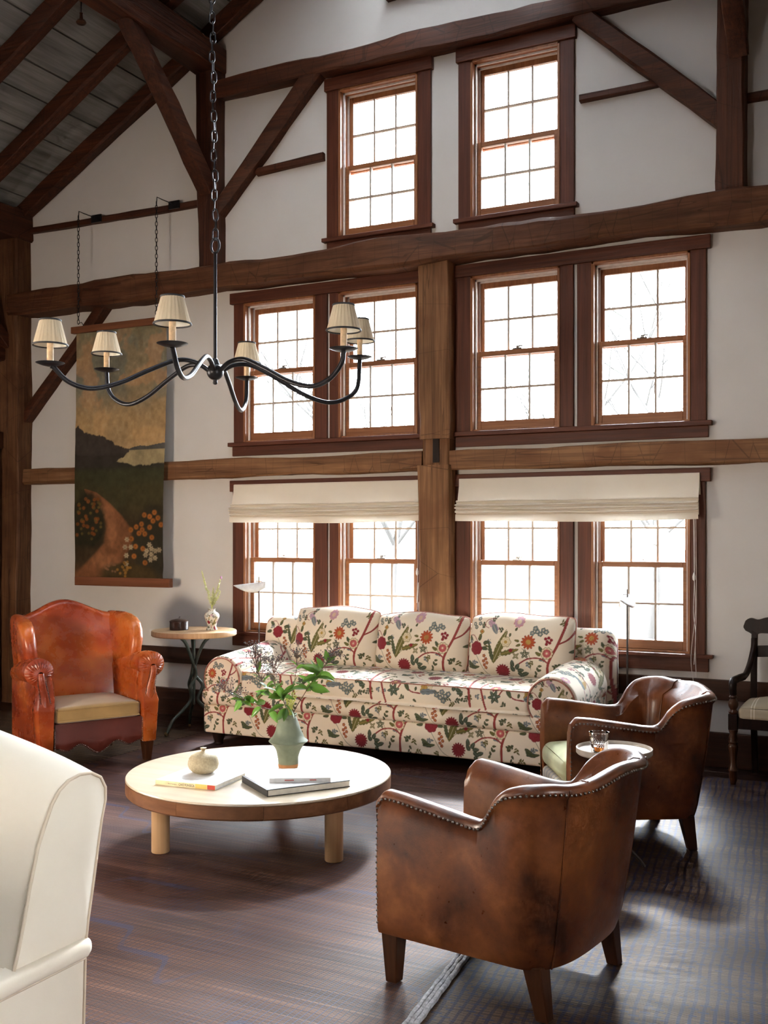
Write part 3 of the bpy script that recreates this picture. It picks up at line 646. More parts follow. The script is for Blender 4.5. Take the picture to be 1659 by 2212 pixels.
# ------------------------------------------------------------------ floral print (evaluated on the cloth surface, metres)
TU, TV = .69, .66
CR = dict(base=(.76,.67,.54), red=(.215,.020,.028), dred=(.17,.012,.02), org=(.40,.080,.025), yel=(.42,.27,.07), olive=(.135,.125,.035), green=(.065,.085,.045),
          blue=(.17,.20,.215), stem=(.27,.045,.04), pale=(.66,.56,.38), pink=(.50,.12,.12), lil=(.48,.30,.36), dark=(.03,.025,.02))
class Floral:
    def __init__(s, u, v):
        s.u = np.asarray(u).ravel(); s.v = np.asarray(v).ravel(); s.c = np.tile(np.array(CR['base']), (len(s.u), 1)); s.paint()
    def loc(s, cx, cy, R):
        cx, cy = cx/1000, cy/1000; R = R/1000
        dx = (s.u-cx+TU/2) % TU - TU/2; dy = (s.v-cy+TV/2) % TV - TV/2
        i = np.nonzero((np.abs(dx) < R) & (np.abs(dy) < R))[0]; return i, dx[i]*1000, dy[i]*1000
    def put(s, i, k, col, a=1.0):
        k = np.clip(k, 0, 1)[:, None]*a; s.c[i] = s.c[i]*(1-k) + np.array(CR[col] if isinstance(col, str) else col)*k
    def disc(s, cx, cy, r, col):
        i, x, y = s.loc(cx, cy, r+4); s.put(i, (r - np.hypot(x, y))/2+.5, col)
    def leaf(s, cx, cy, L, w, ang, col, vein=None, ser=0):
        i, x, y = s.loc(cx, cy, L+6); a = math.radians(ang); p = x*math.cos(a)+y*math.sin(a); q = -x*math.sin(a)+y*math.cos(a)
        t = p/L; W_ = w*np.sqrt(np.clip(4*t*(1-t), 0, 1))*(1.15-.5*t)
        if ser: W_ = W_*(.72+.28*np.abs(np.sin(t*PI*ser)))
        k = np.where((t > 0) & (t < 1), (W_-np.abs(q))/2.2+.5, 0); s.put(i, k, col)
        s.put(i, np.where((t > 0) & (t < 1) & (W_ > 2), (1.6-np.abs(np.abs(q)-W_+1.5))/1.6, 0), tuple(c*.35 for c in CR[col]), .7)
        if vein: s.put(i, np.where((t > .05) & (t < .95), (2.2-np.abs(q))/2, 0)*(k > .5), vein, .8)
    def flower(s, cx, cy, r, n, col, edge, cen=None, rc=.3, rings=2, depth=.2):
        i, x, y = s.loc(cx, cy, r*1.2+4); d = np.hypot(x, y); th = np.arctan2(y, x)
        for k in range(rings):
            rr = r*(1-k*.30); R = rr*(1-depth+depth*np.abs(np.cos(n*th/2+k*1.3)))
            s.put(i, (R-d)/2+.5, edge if k % 2 == 0 else tuple(np.array(CR[col])*.7 + np.array(CR[edge])*.3)); s.put(i, (R-3-d)/2+.5, col)
            s.put(i, np.where((d < R) & (d > rr*.55), (.16-np.abs(np.sin(n*th/2+k*1.3+PI/2)))/.1, 0), edge, .7)
        if cen:
            s.put(i, (r*rc-d)/2+.5, cen); s.put(i, np.where(d < r*rc, (np.sin(x*.9)*np.sin(y*.9)-.2)*2, 0), edge, .8)
    def line(s, pts, w, col, edge=None):
        P = [np.array([p.x, p.y]) for p in catmull([(a, b_, 0) for a, b_ in pts], 6)]
        xs = [p[0] for p in P]; ys = [p[1] for p in P]; cx, cy = (min(xs)+max(xs))/2, (min(ys)+max(ys))/2
        R = min(max(max(xs)-min(xs), max(ys)-min(ys))/2+w+4, 344)
        i, x, y = s.loc(cx, cy, R); d = np.full(len(i), 1e9); x = x+cx; y = y+cy
        for a, b_ in zip(P[:-1], P[1:]):
            e = b_-a; t = np.clip(((x-a[0])*e[0]+(y-a[1])*e[1])/max(e@e, 1e-9), 0, 1); d = np.minimum(d, np.hypot(x-a[0]-t*e[0], y-a[1]-t*e[1]))
        if edge: s.put(i, (w/2+1.2-d)/1.5+.5, edge)
        s.put(i, (w/2-d)/1.5+.5, col)
    def cluster(s, cx, cy, r, n, col, L, w, a0=0, vein='pale'):
        for k in range(n):
            a = a0 + 360*k/n; s.leaf(cx+r*.25*math.cos(math.radians(a)), cy+r*.25*math.sin(math.radians(a)), L, w, a, col, vein)
    def paint(s):
        r_ = random.Random(21)
        for _ in range(30):
            x, y, a = r_.uniform(0, 690), r_.uniform(0, 660), r_.uniform(0, 360); c_ = r_.choice(['green', 'olive', 'blue', 'green'])
            s.line([(x, y), (x+14*math.cos(a), y+14*math.sin(a)), (x+34*math.cos(a+.3), y+34*math.sin(a+.3))], 2, 'olive')
            for k in range(r_.randint(3, 5)): s.leaf(x+8*k*math.cos(a), y+8*k*math.sin(a), r_.uniform(16, 26), r_.uniform(5, 8), math.degrees(a)+(55 if k % 2 else -55), c_)
        # coordinates in millimetres; v grows upwards from the bottom of the repeat
        T = lambda x, y: (x-555, 540-y)            # from the studied cushion to the repeat
        L = lambda *ps: [T(*p) for p in ps]
        s.line(L((1195,120),(1190,200),(1160,300),(1110,420),(1105,520),(1118,640),(1130,760)), 13, 'stem', 'dred')
        s.line(L((1110,425),(1060,395),(980,400),(905,450)), 7, 'stem', 'dred')
        s.line(L((1165,300),(1215,270),(1245,215),(1250,140)), 8, 'stem', 'dred'); s.line(L((1210,540),(1195,620),(1215,700),(1235,780)), 10, 'stem', 'dred')
        s.line(L((1210,560),(1150,600),(1118,640)), 7, 'stem', 'dred')
        s.line(L((1000,470),(990,380),(940,335)), 3, 'olive'); s.line(L((630,390),(700,500),(760,540)), 3, 'green'); s.line(L((560,280),(600,268),(640,310)), 5, 'stem')
        s.line(L((757,440),(765,340),(830,220)), 4, 'olive'); s.line(L((757,440),(790,400),(850,360)), 3, 'olive')
        s.line(L((850,620),(960,560),(1060,600),(1118,660)), 6, 'stem', 'dred'); s.line(L((620,700),(660,640),(760,600),(850,620)), 6, 'stem', 'dred')
        s.line(L((740,150),(690,165),(680,200),(710,215)), 4, 'stem')
        for x, y, a in ((690,315,20),(680,345,-8),(600,300,140),(655,300,70),(585,345,190)): s.leaf(*T(x-10,y), 46, 13, a, 'green', 'olive')
        s.flower(*T(630,350), 46, 7, 'red', 'dred', None, .3, 3, .12)
        s.leaf(*T(752,435), 225, 27, 68, 'olive', 'pale', 9); s.leaf(*T(748,420), 120, 15, 105, 'green', 'olive', 6)
        s.flower(*T(832,298), 36, 6, 'pale', 'olive', 'yel', .3, 2, .16)
        s.leaf(*T(800,380), 125, 20, 18, 'olive', 'yel', 5); s.disc(*T(868,350), 12, 'red')
        for x, y, a in ((920,290,170),(930,310,200)): s.leaf(*T(x,y), 34, 9, a, 'olive')
        s.flower(*T(978,293), 48, 12, 'org', 'dred', 'yel', .34, 2, .32)
        for x, y in ((1085,268),(1104,262),(1120,275),(1096,285),(1112,293),(1092,302)): s.disc(*T(x,y), 10, 'red')
        s.leaf(*T(1060,375), 40, 12, 150, 'olive'); s.leaf(*T(1065,350), 40, 12, 120, 'green')
        s.flower(*T(1097,360), 40, 10, 'pale', 'olive', 'pink', .66, 1, .12); s.flower(*T(1097,360), 22, 8, 'pink', 'red', 'pale', .3, 1, .3)
        for x, y in ((690,395),(704,415),(688,430),(712,440),(694,455),(706,472)): s.flower(*T(x,y), 12, 5, 'org', 'dred', 'yel', .35, 1, .3)
        s.flower(*T(820,487), 48, 16, 'red', 'dred', None, .2, 3, .25)
        for x, y, a in ((905,470,60),(915,480,10),(920,490,-40),(895,485,120),(885,455,95),(945,505,20),(930,515,-70)): s.leaf(*T(x,y), 44, 15, a, 'green', 'blue')
        for x, y in ((1030,225),(1065,215),(1050,240),(1085,225),(1015,205),(1000,235)): s.flower(*T(x,y), 17, 5, 'blue', 'green', 'pale', .3, 1, .25)
        for x, y in ((600,195),(630,160),(615,215),(640,190)): s.flower(*T(x,y), 14, 5, 'blue', 'green', 'pale', .35, 1, .2)
        s.flower(*T(662,240), 17, 4, 'yel', 'olive', 'org', .3, 1, .25); s.leaf(*T(655,255), 34, 8, 250, 'olive')
        for x, y, a in ((565,440,-30),(575,470,-15),(600,480,10)): s.leaf(*T(x,y), 60, 12, a, 'green', 'olive')
        s.leaf(*T(700,170), 95, 22, -35, 'lil', 'blue', 4); s.leaf(*T(735,190), 70, 18, -60, 'blue', 'pale'); s.flower(*T(905,168), 36, 9, 'lil', 'pink', 'pale', .4, 2, .2)
        for x, y in ((1045,445),(1065,465),(1045,475),(1150,440),(1165,460),(1150,470),(1170,490),(1035,500),(1020,520),(890,225),(860,240)): s.leaf(*T(x,y), 26, 8, (x*7+y*3) % 360, 'green', 'olive')
        s.cluster(*T(960,370), 10, 5, 'green', 30, 9, 20); s.cluster(*T(903,385), 8, 4, 'olive', 24, 7, 45)
        # lower half of the repeat
        s.leaf(*T(800,690), 110, 34, 40, 'pale', 'olive', 4); s.leaf(*T(805,700), 90, 26, 75, 'yel', 'org', 3); s.leaf(*T(790,690), 110, 22, 5, 'blue', 'dark', 3); s.line(L((690,640),(720,690),(790,700)), 6, 'stem', 'dred')
        for x, y, a in ((680,640,-60),(700,620,20),(670,610,200)): s.leaf(*T(x,y), 58, 15, a, 'green', 'olive')
        for x, y in ((905,700),(940,680),(930,715),(965,705),(950,735),(985,690)): s.flower(*T(x,y), 19, 5, 'blue', 'green', 'pale', .3, 1, .25)
        for x, y, a in ((1010,640,30),(1030,655,-20),(1015,670,80),(1040,680,10)): s.leaf(*T(x,y), 44, 14, a, 'green', 'blue')
        s.flower(*T(600,620), 40, 14, 'red', 'dred', 'yel', .3, 2, .28); s.cluster(*T(600,690), 12, 6, 'green', 40, 12, 10, 'blue')
        for x, y in ((1050,560),(1075,575),(1055,590),(880,580),(900,600),(870,620),(760,660),(740,740),(1070,730),(1060,700)): s.leaf(*T(x,y), 28, 9, (x*5+y*11) % 360, 'green', 'olive')
        for x, y in ((930,600),(948,590),(960,605),(943,615)): s.disc(*T(x,y), 9, 'red')
def floral_obj(name, P, U, V, parent, og, double=None):
    n, m = P.shape[:2]; c = Floral(U, V).c
    return mesh_obj(name, P.reshape(-1, 3)-np.array(og), npgrid(n, m), M['floral'], parent, 180, 0, c)

# ------------------------------------------------------------------ floral sofa
SX0, SX1, SYF = -4.565, -1.83, -.985
og = ((SX0+SX1)/2, -.55, 0)
sofa = thing('floral_sofa', 'long cream sofa printed with red and green flowers below the windows', 'sofa', og)
def arc_profile(pts, step):
    """pts (y,z) polyline resampled evenly; returns array and arc length"""
    p = np.array(pts); d = np.hypot(*np.diff(p, axis=0).T); s = np.concatenate([[0], np.cumsum(d)]); n = max(3, int(s[-1]/step))
    t = np.linspace(0, s[-1], n); return np.stack([np.interp(t, s, p[:, 0]), np.interp(t, s, p[:, 1])], 1), t
def sm(pts, n=10): return [(p.x, p.y) for p in catmull([(a, b_, 0) for a, b_ in pts], n)]
def sweep_x(name, prof, x0, x1, step, vo=0, uo=0, endround=0, wob=0):
    pr, t = arc_profile(prof, step); xs = np.linspace(x0, x1, max(3, int((x1-x0)/step))); X, T = np.meshgrid(xs, t, indexing='ij')
    Y = np.tile(pr[:, 0], (len(xs), 1)); Z = np.tile(pr[:, 1], (len(xs), 1))
    if endround:
        e = np.minimum(X-x0, x1-X); k = np.clip(1-e/endround, 0, 1); Y = Y + (1-np.sqrt(1-k*k*.999))*endround
    if wob: Z = Z + wob*(fbm(X*3+5, Y*4, 3, 3)-.45); 
    return floral_obj(name, np.stack([X, Y, Z], -1), X+uo, T+vo, sofa, og)
ST = .0034
# base front with a seam below the rounded seat rail
sweep_x('base', [(-.60,.107), (SYF+.006,.105), (SYF,.112), (SYF-.004,.20), (SYF,.297), (SYF+.012,.303)], SX0+.005, SX1-.005, ST, -.38, .1, .03)
sweep_x('seat_rail', sm([(SYF+.015,.300), (SYF-.010,.315), (SYF-.020,.355), (SYF-.005,.40), (SYF+.05,.415), (SYF+.2,.415)]), SX0, SX1, ST, .02, .14, .03)
bm = MB().box(SX0+.012, SX1-.012, SYF+.03, -.12, .11, .40); bm.build('body_frame', cloth('plain cream cotton', (.72, .63, .5)), sofa, og, smooth=0, bevel=.01)
# long seat cushion
cp = sm([(-.35,.43), (SYF+.02,.412), (SYF-.006,.43), (SYF-.014,.48), (SYF-.006,.535), (SYF+.015,.552), (-.80,.575), (-.55,.578), (-.36,.565)], 8)
sweep_x('seat_cushion', cp, -4.235, -2.128, ST, -.27, .33, .035, .014)
pp = MB()
for (yy, zz) in ((SYF-.002,.548), (SYF-.002,.420)): pp.tube([(x, yy + (.03*(1-math.sqrt(max(0, 1-max(0, 1-min(x+4.235, -2.128-x)/.035)**2)))), zz) for x in np.linspace(-4.235, -2.128, 160)], .0042, 6)
M['pipe'] = plain('red brown piping', (.36, .16, .12), .8, .2, 0, .5, 30)
pp.build('piping', M['pipe'], sofa, og, smooth=60)
# back frame
def back_surface():
    prof = sm([(-.36,.40), (-.33,.60), (-.30,.80), (-.265,.862), (-.21,.880), (-.15,.865), (-.115,.80), (-.10,.50), (-.10,.12)], 10)
    pr, t = arc_profile(prof, .005); xs = np.linspace(SX0+.05, SX1+.03, int(2.77/.005)); X, T = np.meshgrid(xs, t, indexing='ij')
    Y = np.tile(pr[:, 0], (len(xs), 1)); Z = np.tile(pr[:, 1], (len(xs), 1))
    e = np.minimum(X-xs[0], xs[-1]-X); k = np.clip(1-e/.07, 0, 1); q = 1-np.sqrt(1-k*k*.9999)
    Z = Z - q*.075*smoothstep(.6, .86, Z); Y = Y + (-.20-Y)*q*.92
    return floral_obj('backrest', np.stack([X, Y, Z], -1), X+.30, T-.18, sofa, og)
back_surface()
# back cushions
def pillow(name, x0, x1, zb, zt, y, lean, th, uo, seed):
    w, h = x1-x0, zt-zb; n, m = int(w/ST), int(h/ST); a, b_ = np.meshgrid(np.linspace(-1, 1, n), np.linspace(-1, 1, m), indexing='ij')
    prof = (np.clip(1-np.abs(a)**3.2, 0, 1)*np.clip(1-np.abs(b_)**3.2, 0, 1))**.5
    cz = 1-.05*(a**2)*(b_ > 0)*b_**2; X = (x0+x1)/2 + a*w/2*(1-.012*(1-b_**2)-.035*np.abs(b_)**7); Z = (zb+zt)/2 + b_*h/2*cz*(1-.07*np.abs(a)**9) + .007*np.sin(a*4+seed)*(b_ > 0)*b_
    wr = .022*(fbm(a*2.2+seed, b_*2.2, 3, seed)-.45)
    Y0 = y + lean*(Z-zb)
    Yf = Y0 - th*.55*prof - wr*prof; Yb = Y0 + th*.45*prof
    c = floral_obj(name, np.stack([X, Yf, Z], -1), (X-x0)/w*.69+uo, (Z-zb)-.0, sofa, og)
    sub = (slice(None, None, 6), slice(None, None, 6)); Pb = np.stack([X, Yb, Z], -1)[sub]
    mb2 = MB(); mb2.grid(Pb[::-1]); mb2.build('cushion_back', M['linen'], c, og, smooth=180)
    loop = [(X[i, 0], Y0[i, 0], Z[i, 0]) for i in range(0, n, 8)] + [(X[-1, j], Y0[-1, j], Z[-1, j]) for j in range(0, m, 8)] + [(X[i, -1], Y0[i, -1], Z[i, -1]) for i in range(n-1, 0, -8)] + [(X[0, j], Y0[0, j], Z[0, j]) for j in range(m-1, 0, -8)]
    MB().tube(loop, .0045, 6, False, True).build('piping', M['pipe'], c, og, smooth=60)
    return c
pillow('back_cushion', -4.125, -3.44, .555, .975, -.475, .22, .21, 0, 1)
pillow('back_cushion', -3.452, -2.752, .555, .955, -.475, .22, .21, 0, 2)
pillow('back_cushion', -2.745, -2.015, .555, .972, -.475, .22, .21, 0, 3)
# rolled arms
def sofa_arm(xc, sgn, uo):
    n = int(.62/.0045); m = int(2*PI*.16/.0045); ys = np.linspace(SYF-.002, -.33, n); th = np.linspace(0, 2*PI, m); Yg, A = np.meshgrid(ys, th, indexing='ij')
    q = (Yg-ys[0])/(ys[-1]-ys[0]); R = .160 + .012*q + .004*np.sin(q*9+A*3)*q; zc = .488 + .045*q
    e = np.clip(1-(Yg-ys[0])/.018, 0, 1); R = R - .018*(1-np.sqrt(1-e*e*.999)); e2 = np.clip(1-(ys[-1]-Yg)/.05, 0, 1); R = R*(1-.55*e2**3)
    X = xc + R*np.cos(A); Z = zc + R*np.sin(A)
    arm = floral_obj('arm', np.stack([X, Yg, Z], -1), A*.16+uo, Yg, sofa, og)
    # front disc
    k = int(.146/.0036); rr = np.linspace(0, .143, k); th = np.linspace(0, 2*PI, 240); Rg, A = np.meshgrid(rr, th, indexing='ij')
    X = xc + Rg*np.cos(A); Z = .488 + Rg*np.sin(A); Y = SYF - .004 - .008*(1-(Rg/.143)**2)
    f = floral_obj('arm_front', np.stack([X, Y, Z], -1), (X-xc)*1.25+uo, (Z-.488)*1.25+.2, sofa, og)
    MB().tube([(xc+.147*math.cos(t), SYF-.004, .488+.147*math.sin(t)) for t in np.linspace(0, 2*PI, 60, endpoint=False)], .006, 6, False, True).build('piping', M['pipe'], arm, og, smooth=60)
    # wall of the arm down to the rail
    x0, x1 = xc-.13, xc+.13
    MB().box(x0, x1, SYF+.03, -.14, .36, .50).build('arm_panel', bpy.data.materials['plain cream cotton'], arm, og, smooth=0, bevel=.02)
sofa_arm(SX0+.172, -1, .52); sofa_arm(SX1-.165, 1, .18)
for xe in (SX0+.006, SX1-.006):
    zz, yy = np.meshgrid(np.linspace(.107, .47, 90), np.linspace(SYF+.025, -.12, 200), indexing='ij')
    floral_obj('end_panel', np.stack([np.full_like(zz, xe), yy, zz], -1), yy+.2, zz-.38, sofa, og)
for x in (SX0+.10, SX1-.10):
    for y in (SYF+.06, -.2):
        MB().lathe([(.030, 0), (.034, .01), (.030, .02), (.042, .055), (.050, .085), (.050, .096), (.044, .100), (.052, .1045)], 20, (x, y, .0145 if y < -.6 else .0)).build('leg', M['mahogany'], sofa, og, smooth=40)

# ------------------------------------------------------------------ coffee table
ct = (-2.92, -2.717, 0); TZ = .335
table = thing('coffee_table', 'low round oak coffee table with thick rim and round legs', 'table', ct)
MB().lathe([(.001, TZ-.012), (.615, TZ-.012), (.641, TZ-.012), (.645, TZ-.008), (.645, TZ-.004), (.642, TZ), (.60, TZ), (.001, TZ)], 128).build('tabletop', M['tabletop'], table, smooth=40)
for k in range(10):
    a0, a1 = 2*PI*k/10+.3, 2*PI*(k+1)/10+.3; R = [(.55, TZ-.075), (.638, TZ-.075), (.645, TZ-.068), (.645, TZ-.012), (.55, TZ-.012)]
    P = [[(r_*math.cos(a), r_*math.sin(a), z) for r_, z in R] for a in np.linspace(a0+.0008, a1-.0008, 14)]
    MB().grid(P, cv=True, capu=True).build('rim_segment', M['oak_edge'], table, smooth=40)
MB().lathe([(.001, TZ-.06), (.552, TZ-.06), (.552, TZ-.013), (.001, TZ-.013)], 64).build('underside', M['oak_edge'], table, smooth=40)
for lx, ly in ((-3.193, -3.14), (-2.404, -2.885), (-3.10, -2.225)):
    MB().lathe([(.040, .0145), (.0425, .018), (.0425, TZ-.06)], 28, (lx-ct[0], ly-ct[1], 0)).build('leg', M['oak_z'], table, smooth=40)

# things on the coffee table
def book(name, label, c, ang, w, d, t, z, cover, pages, spine=None, group=None):
    o = thing(name, label, 'book', (c[0], c[1], z), ang)
    MB().box(-w/2, w/2, -d/2, d/2, 0, .003).box(-w/2, w/2, -d/2, d/2, t-.003, t).build('cover', M[cover], o, smooth=0, bevel=.001, seg=1)
    MB().box(-w/2+.004, w/2-.004, -d/2+.002, d/2-.004, .003, t-.003).build('pages', M[pages], o, smooth=0)
    return o
def text_mesh(txt, size, mat, parent, loc, rot, name='lettering', sx=1):
    c = bpy.data.curves.new(name, 'FONT'); c.body = txt; c.size = size; c.align_x = 'LEFT'; c.align_y = 'CENTER'
    t = bpy.data.objects.new(name, c); COL.objects.link(t); dg = bpy.context.evaluated_depsgraph_get(); me = bpy.data.meshes.new_from_object(t.evaluated_get(dg))
    bpy.data.objects.remove(t); o = bpy.data.objects.new(name, me); COL.objects.link(o); me.materials.clear(); me.materials.append(mat); o.parent = parent; o.location = loc; o.rotation_euler = rot; o.scale = (sx, 1, 1)
    return o
# book 1: spine toward the viewer, from (-3.198,-3.17) to (-2.88,-3.14)
a1 = math.atan2(.03, .318) 
A0 = Vector((-3.198, -3.17)); B0 = Vector((-2.88, -3.14)); ux = (B0-A0).normalized(); uy = Vector((-ux.y, ux.x)); cc = (A0+B0)/2 + uy*.145
b1 = book('art_book', 'flat white art book with a yellow spine under the lidded jar', cc, math.atan2(ux.y, ux.x), .319, .285, .022, TZ+.0005, 'cover_white', 'paper')
MB().box(-.1595, .1595, -.1455, -.1425, .0002, .0218).build('spine', M['pale_yellow'], b1, smooth=0)
MB().box(.055, .115, -.1460, -.1453, .001, .021).build('spine_band', M['spine_yellow'], b1, smooth=0); MB().box(.118, .158, -.1460, -.1453, .001, .021).build('spine_end', M['red_ink'], b1, smooth=0)
text_mesh('CAIO FONSECA', .0160, M['ink'], b1, (-.034, -.1464, .0105), (PI/2, 0, 0), sx=.74); text_mesh('Recent Paintings by', .0085, M['ink'], b1, (-.092, -.1458, .0100), (PI/2, 0, 0), sx=.70)
# book 2 and 3
A0 = Vector((-2.602, -3.132)); B0 = Vector((-2.367, -2.797)); ux = (B0-A0).normalized(); uy = Vector((-ux.y, ux.x)); cc = (A0+B0)/2 + uy*.16
b2 = book('art_book', 'large white book with black edges below the small white paperback', cc, math.atan2(ux.y, ux.x), .41, .32, .030, TZ+.0005, 'cover_black', 'paper')
MB().box(-.195, .200, -.152, .155, .0301, .0308).build('jacket', M['cover_white'], b2, smooth=0)
MB().box(-.2065, -.2035, -.16, .16, .0, .030).build('spine', M['cover_black'], b2, smooth=0)
A0 = Vector((-2.666, -3.019)); B0 = Vector((-2.427, -2.876)); ux = (B0-A0).normalized(); uy = Vector((-ux.y, ux.x)); cc = (A0+B0)/2 + uy*.105
b3 = book('paperback_book', 'small white paperback lying on the large book', cc, math.atan2(ux.y, ux.x), .279, .20, .020, TZ+.0318, 'cover_white', 'paper')
MB().box(-.1395, .1395, -.1015, -.0985, .0002, .0198).build('spine', M['cover_white'], b3, smooth=0)
for _a, _b in ((-.070, -.028), (.044, .074)): MB().box(_a, _b, -.1022, -.1014, .0085, .0125).build('spine_print', M['red_ink'], b3, smooth=0)
MB().add([(-.10,.030,.0203), (-.075,.030,.0203), (-.075,.032,.0203), (-.10,.032,.0203), (-.10,.055,.0203), (-.075,.055,.0203), (-.075,.057,.0203), (-.10,.057,.0203)], [(0,1,2,3), (4,5,6,7)]).build('cover_mark', M['red_ink'], b3, smooth=0)
# lidded jar
jar = thing('lidded_jar', 'small round sand coloured stoneware jar with a knobbed lid', 'jar', (-3.085, -2.955, TZ+.0235))
MB().lathe([(.001, 0), (.035, 0), (.05, .006), (.068, .022), (.074, .042), (.071, .060), (.066, .068)], 36).build('body', M['stoneware'], jar, smooth=50)
MB().lathe([(.068, .066), (.068, .070), (.058, .084), (.035, .096), (.012, .101), (.008, .106), (.013, .116), (.015, .120), (.001, .122)], 36).build('lid', M['stoneware'], jar, smooth=50)
# green vase
VX, VY = -2.845, -2.575
vase = thing('ceramic_vase', 'green stoneware vase with a flared shoulder on the coffee table', 'vase', (VX, VY, TZ+.0005))
def wob_lathe(prof, n=48, amp=.0015):
    P = []
    for k, (r_, z) in enumerate(prof): P.append([((r_+amp*math.sin(3*a+k*.7)*(r_ > .02))*math.cos(a), (r_+amp*math.sin(2*a+k))*math.sin(a), z+amp*math.sin(2*a)) for a in np.linspace(0, 2*PI, n, endpoint=False)])
    return MB().grid(P, cv=True, capu=True)
wob_lathe(sm([(.050,.018), (.053,.05), (.062,.085), (.080,.115), (.097,.128), (.096,.134), (.080,.150), (.066,.180), (.055,.215), (.043,.243), (.0385,.252), (.042,.258), (.0445,.266), (.0415,.267), (.036,.258), (.034,.23)], 4)).build('body', M['celadon'], vase, smooth=60)
MB().lathe([(.046, 0), (.050, .003), (.051, .019)], 40).build('foot_ring', M['clay'], vase, smooth=40)

# branches in the vase (view-plane axes: right r and forward f of the photograph, z up)
RT = Vector((math.cos(YAW), math.sin(YAW), 0)); FW = Vector((-math.sin(YAW), math.cos(YAW), 0))
VT = Vector((VX, VY, TZ+.255))
def leaf_mesh(L, w):
    P = []
    for i in range(9):
        t = i/8; ww = w*math.sin(PI*min(1, t*1.02))**.8*(1.12-.4*t); zc = -.22*L*t*t
        P.append([(t*L, -ww/2, zc+.18*ww), (t*L, -ww/4, zc+.04*ww), (t*L, 0, zc), (t*L, ww/4, zc+.04*ww), (t*L, ww/2, zc+.18*ww)])
    return MB().grid(P)
leafme = leaf_mesh(.085, .040).build('leaf_source', M['leaf'], smooth=180); LM = leafme.data; bpy.data.objects.remove(leafme)
def place_leaf(p, d, roll, s, parent):
    o = bpy.data.objects.new('leaf', LM); COL.objects.link(o); o.parent = parent; d = Vector(d).normalized()
    q = d.to_track_quat('X', 'Z') @ Matrix.Rotation(roll, 4, 'X').to_quaternion(); o.location = p; o.rotation_mode = 'QUATERNION'; o.rotation_quaternion = q; o.scale = (s, s, s)
def V3(r_, f_, z): return RT*r_ + FW*f_ + Vector((0, 0, z))
def branch(label, pts, leaves, sprays, seed, rad=.0028):
    rr = random.Random(seed); o = thing('berry_branch', label, 'branch', VT, 0, 'branches in the green vase')
    P = catmull([V3(*p) for p in pts], 8); m = MB().tube(P, [rad*(1-.6*i/len(P)) for i in range(len(P))], 6); br = MB()
    for (t, L, n) in sprays:
        p0 = P[min(len(P)-1, int(t*(len(P)-1)))]; d0 = (P[min(len(P)-1, int(t*(len(P)-1))+1)] - P[max(0, int(t*(len(P)-1))-1)]).normalized()
        for k in range(n):
            d = (d0*.6 + Vector((rr.gauss(0, .55), rr.gauss(0, .55), rr.gauss(.35, .4)))).normalized(); q = p0 + d*L*rr.uniform(.5, 1)
            mid = (p0+q)/2 + Vector((0, 0, .006)); m.tube([p0, mid, q], [.0012, .0010, .0008], 4, False)
            for _ in range(4):
                e = q + Vector((rr.gauss(0, .011), rr.gauss(0, .011), rr.gauss(.004, .011))); m.tube([mid.lerp(q, rr.random()), e], .0006, 3, False); br.ball(e, .0030, 6, 4)
    m.build('stem', M['stem'], o, smooth=60)
    if br.v: br.build('berries', M['berry'], o, smooth=60, kind='stuff')
    for t, dx, s in leaves:
        t = min(.97, t+.10); p = P[min(len(P)-1, int(t*(len(P)-1)))]; place_leaf(p, V3(*dx), rr.uniform(-1.2, 1.2), s*.98, o)
        t2 = min(.97, t+rr.uniform(-.12, .10)); p = P[min(len(P)-1, int(t2*(len(P)-1)))]; place_leaf(p, V3(-dx[0]*.6+rr.uniform(-.6, .6), rr.uniform(-.8, .5), dx[2]*.6+rr.uniform(-.3, .5)), rr.uniform(-1.2, 1.2), s*rr.uniform(.8, 1.05), o)
    return o
branch('branch reaching farthest toward the wing chair, berries at its tip', [(0,0,-.15), (-.03,.0,0), (-.12,-.01,.045), (-.22,-.02,.085), (-.31,-.02,.13)],
       [(.45,(-.6,.1,-.5),1.0), (.55,(-.4,-.5,.6),1.0), (.62,(-1,.2,.25),1.1), (.7,(-.5,.3,-.9),.9), (.8,(.2,.2,.8),.8), (.5,(.5,-.4,.3),1.0)], [(.85,.06,9), (.95,.09,12), (1,.06,10), (.75,.06,6)], 1)
branch('tall branch bending over the sofa arm with a broad berry head', [(0,0,-.15), (-.02,.02,0), (-.09,.03,.10), (-.15,.04,.20), (-.17,.05,.29)],
       [(.40,(-.9,.3,.3),1.0), (.48,(-.6,-.7,-.1),1.05), (.52,(.5,.4,.5),.9), (.6,(-.8,.2,.7),.8), (.45,(-.3,-.6,.8),1.1)], [(.7,.09,12), (.85,.11,16), (1,.09,14), (.92,.07,8)], 2)
branch('short upright branch with the broad paired leaves above the vase mouth', [(0,0,-.15), (.0,-.02,0), (-.02,-.03,.08), (-.06,-.03,.15), (-.07,-.02,.24)],
       [(.42,(-.3,-.3,.9),1.25), (.47,(.6,-.3,.6),1.2), (.52,(.7,.2,-.1),.9), (.58,(-.8,-.2,.5),1.0), (.36,(-.8,-.3,-.2),1.15), (.3,(-.5,-.6,-.6),1.0)], [(.95,.10,12), (1,.08,10), (.8,.08,6)], 3)
branch('branch leaning toward the windows with the brightest leaves', [(0,0,-.15), (.02,.0,0), (.08,.01,.11), (.14,.02,.20), (.22,.03,.29)],
       [(.52,(1,-.2,-.15),1.3), (.58,(.6,.3,.8),1.1), (.62,(.9,-.4,.1),1.35), (.66,(-.2,.3,1),1.1), (.7,(.8,.4,-.2),1.1), (.76,(-.3,-.2,.9),.9), (.55,(-.6,.3,.6),1.0), (.8,(.9,0,.3),.9)], [(.92,.08,14), (1,.07,14), (.85,.11,9)], 4)
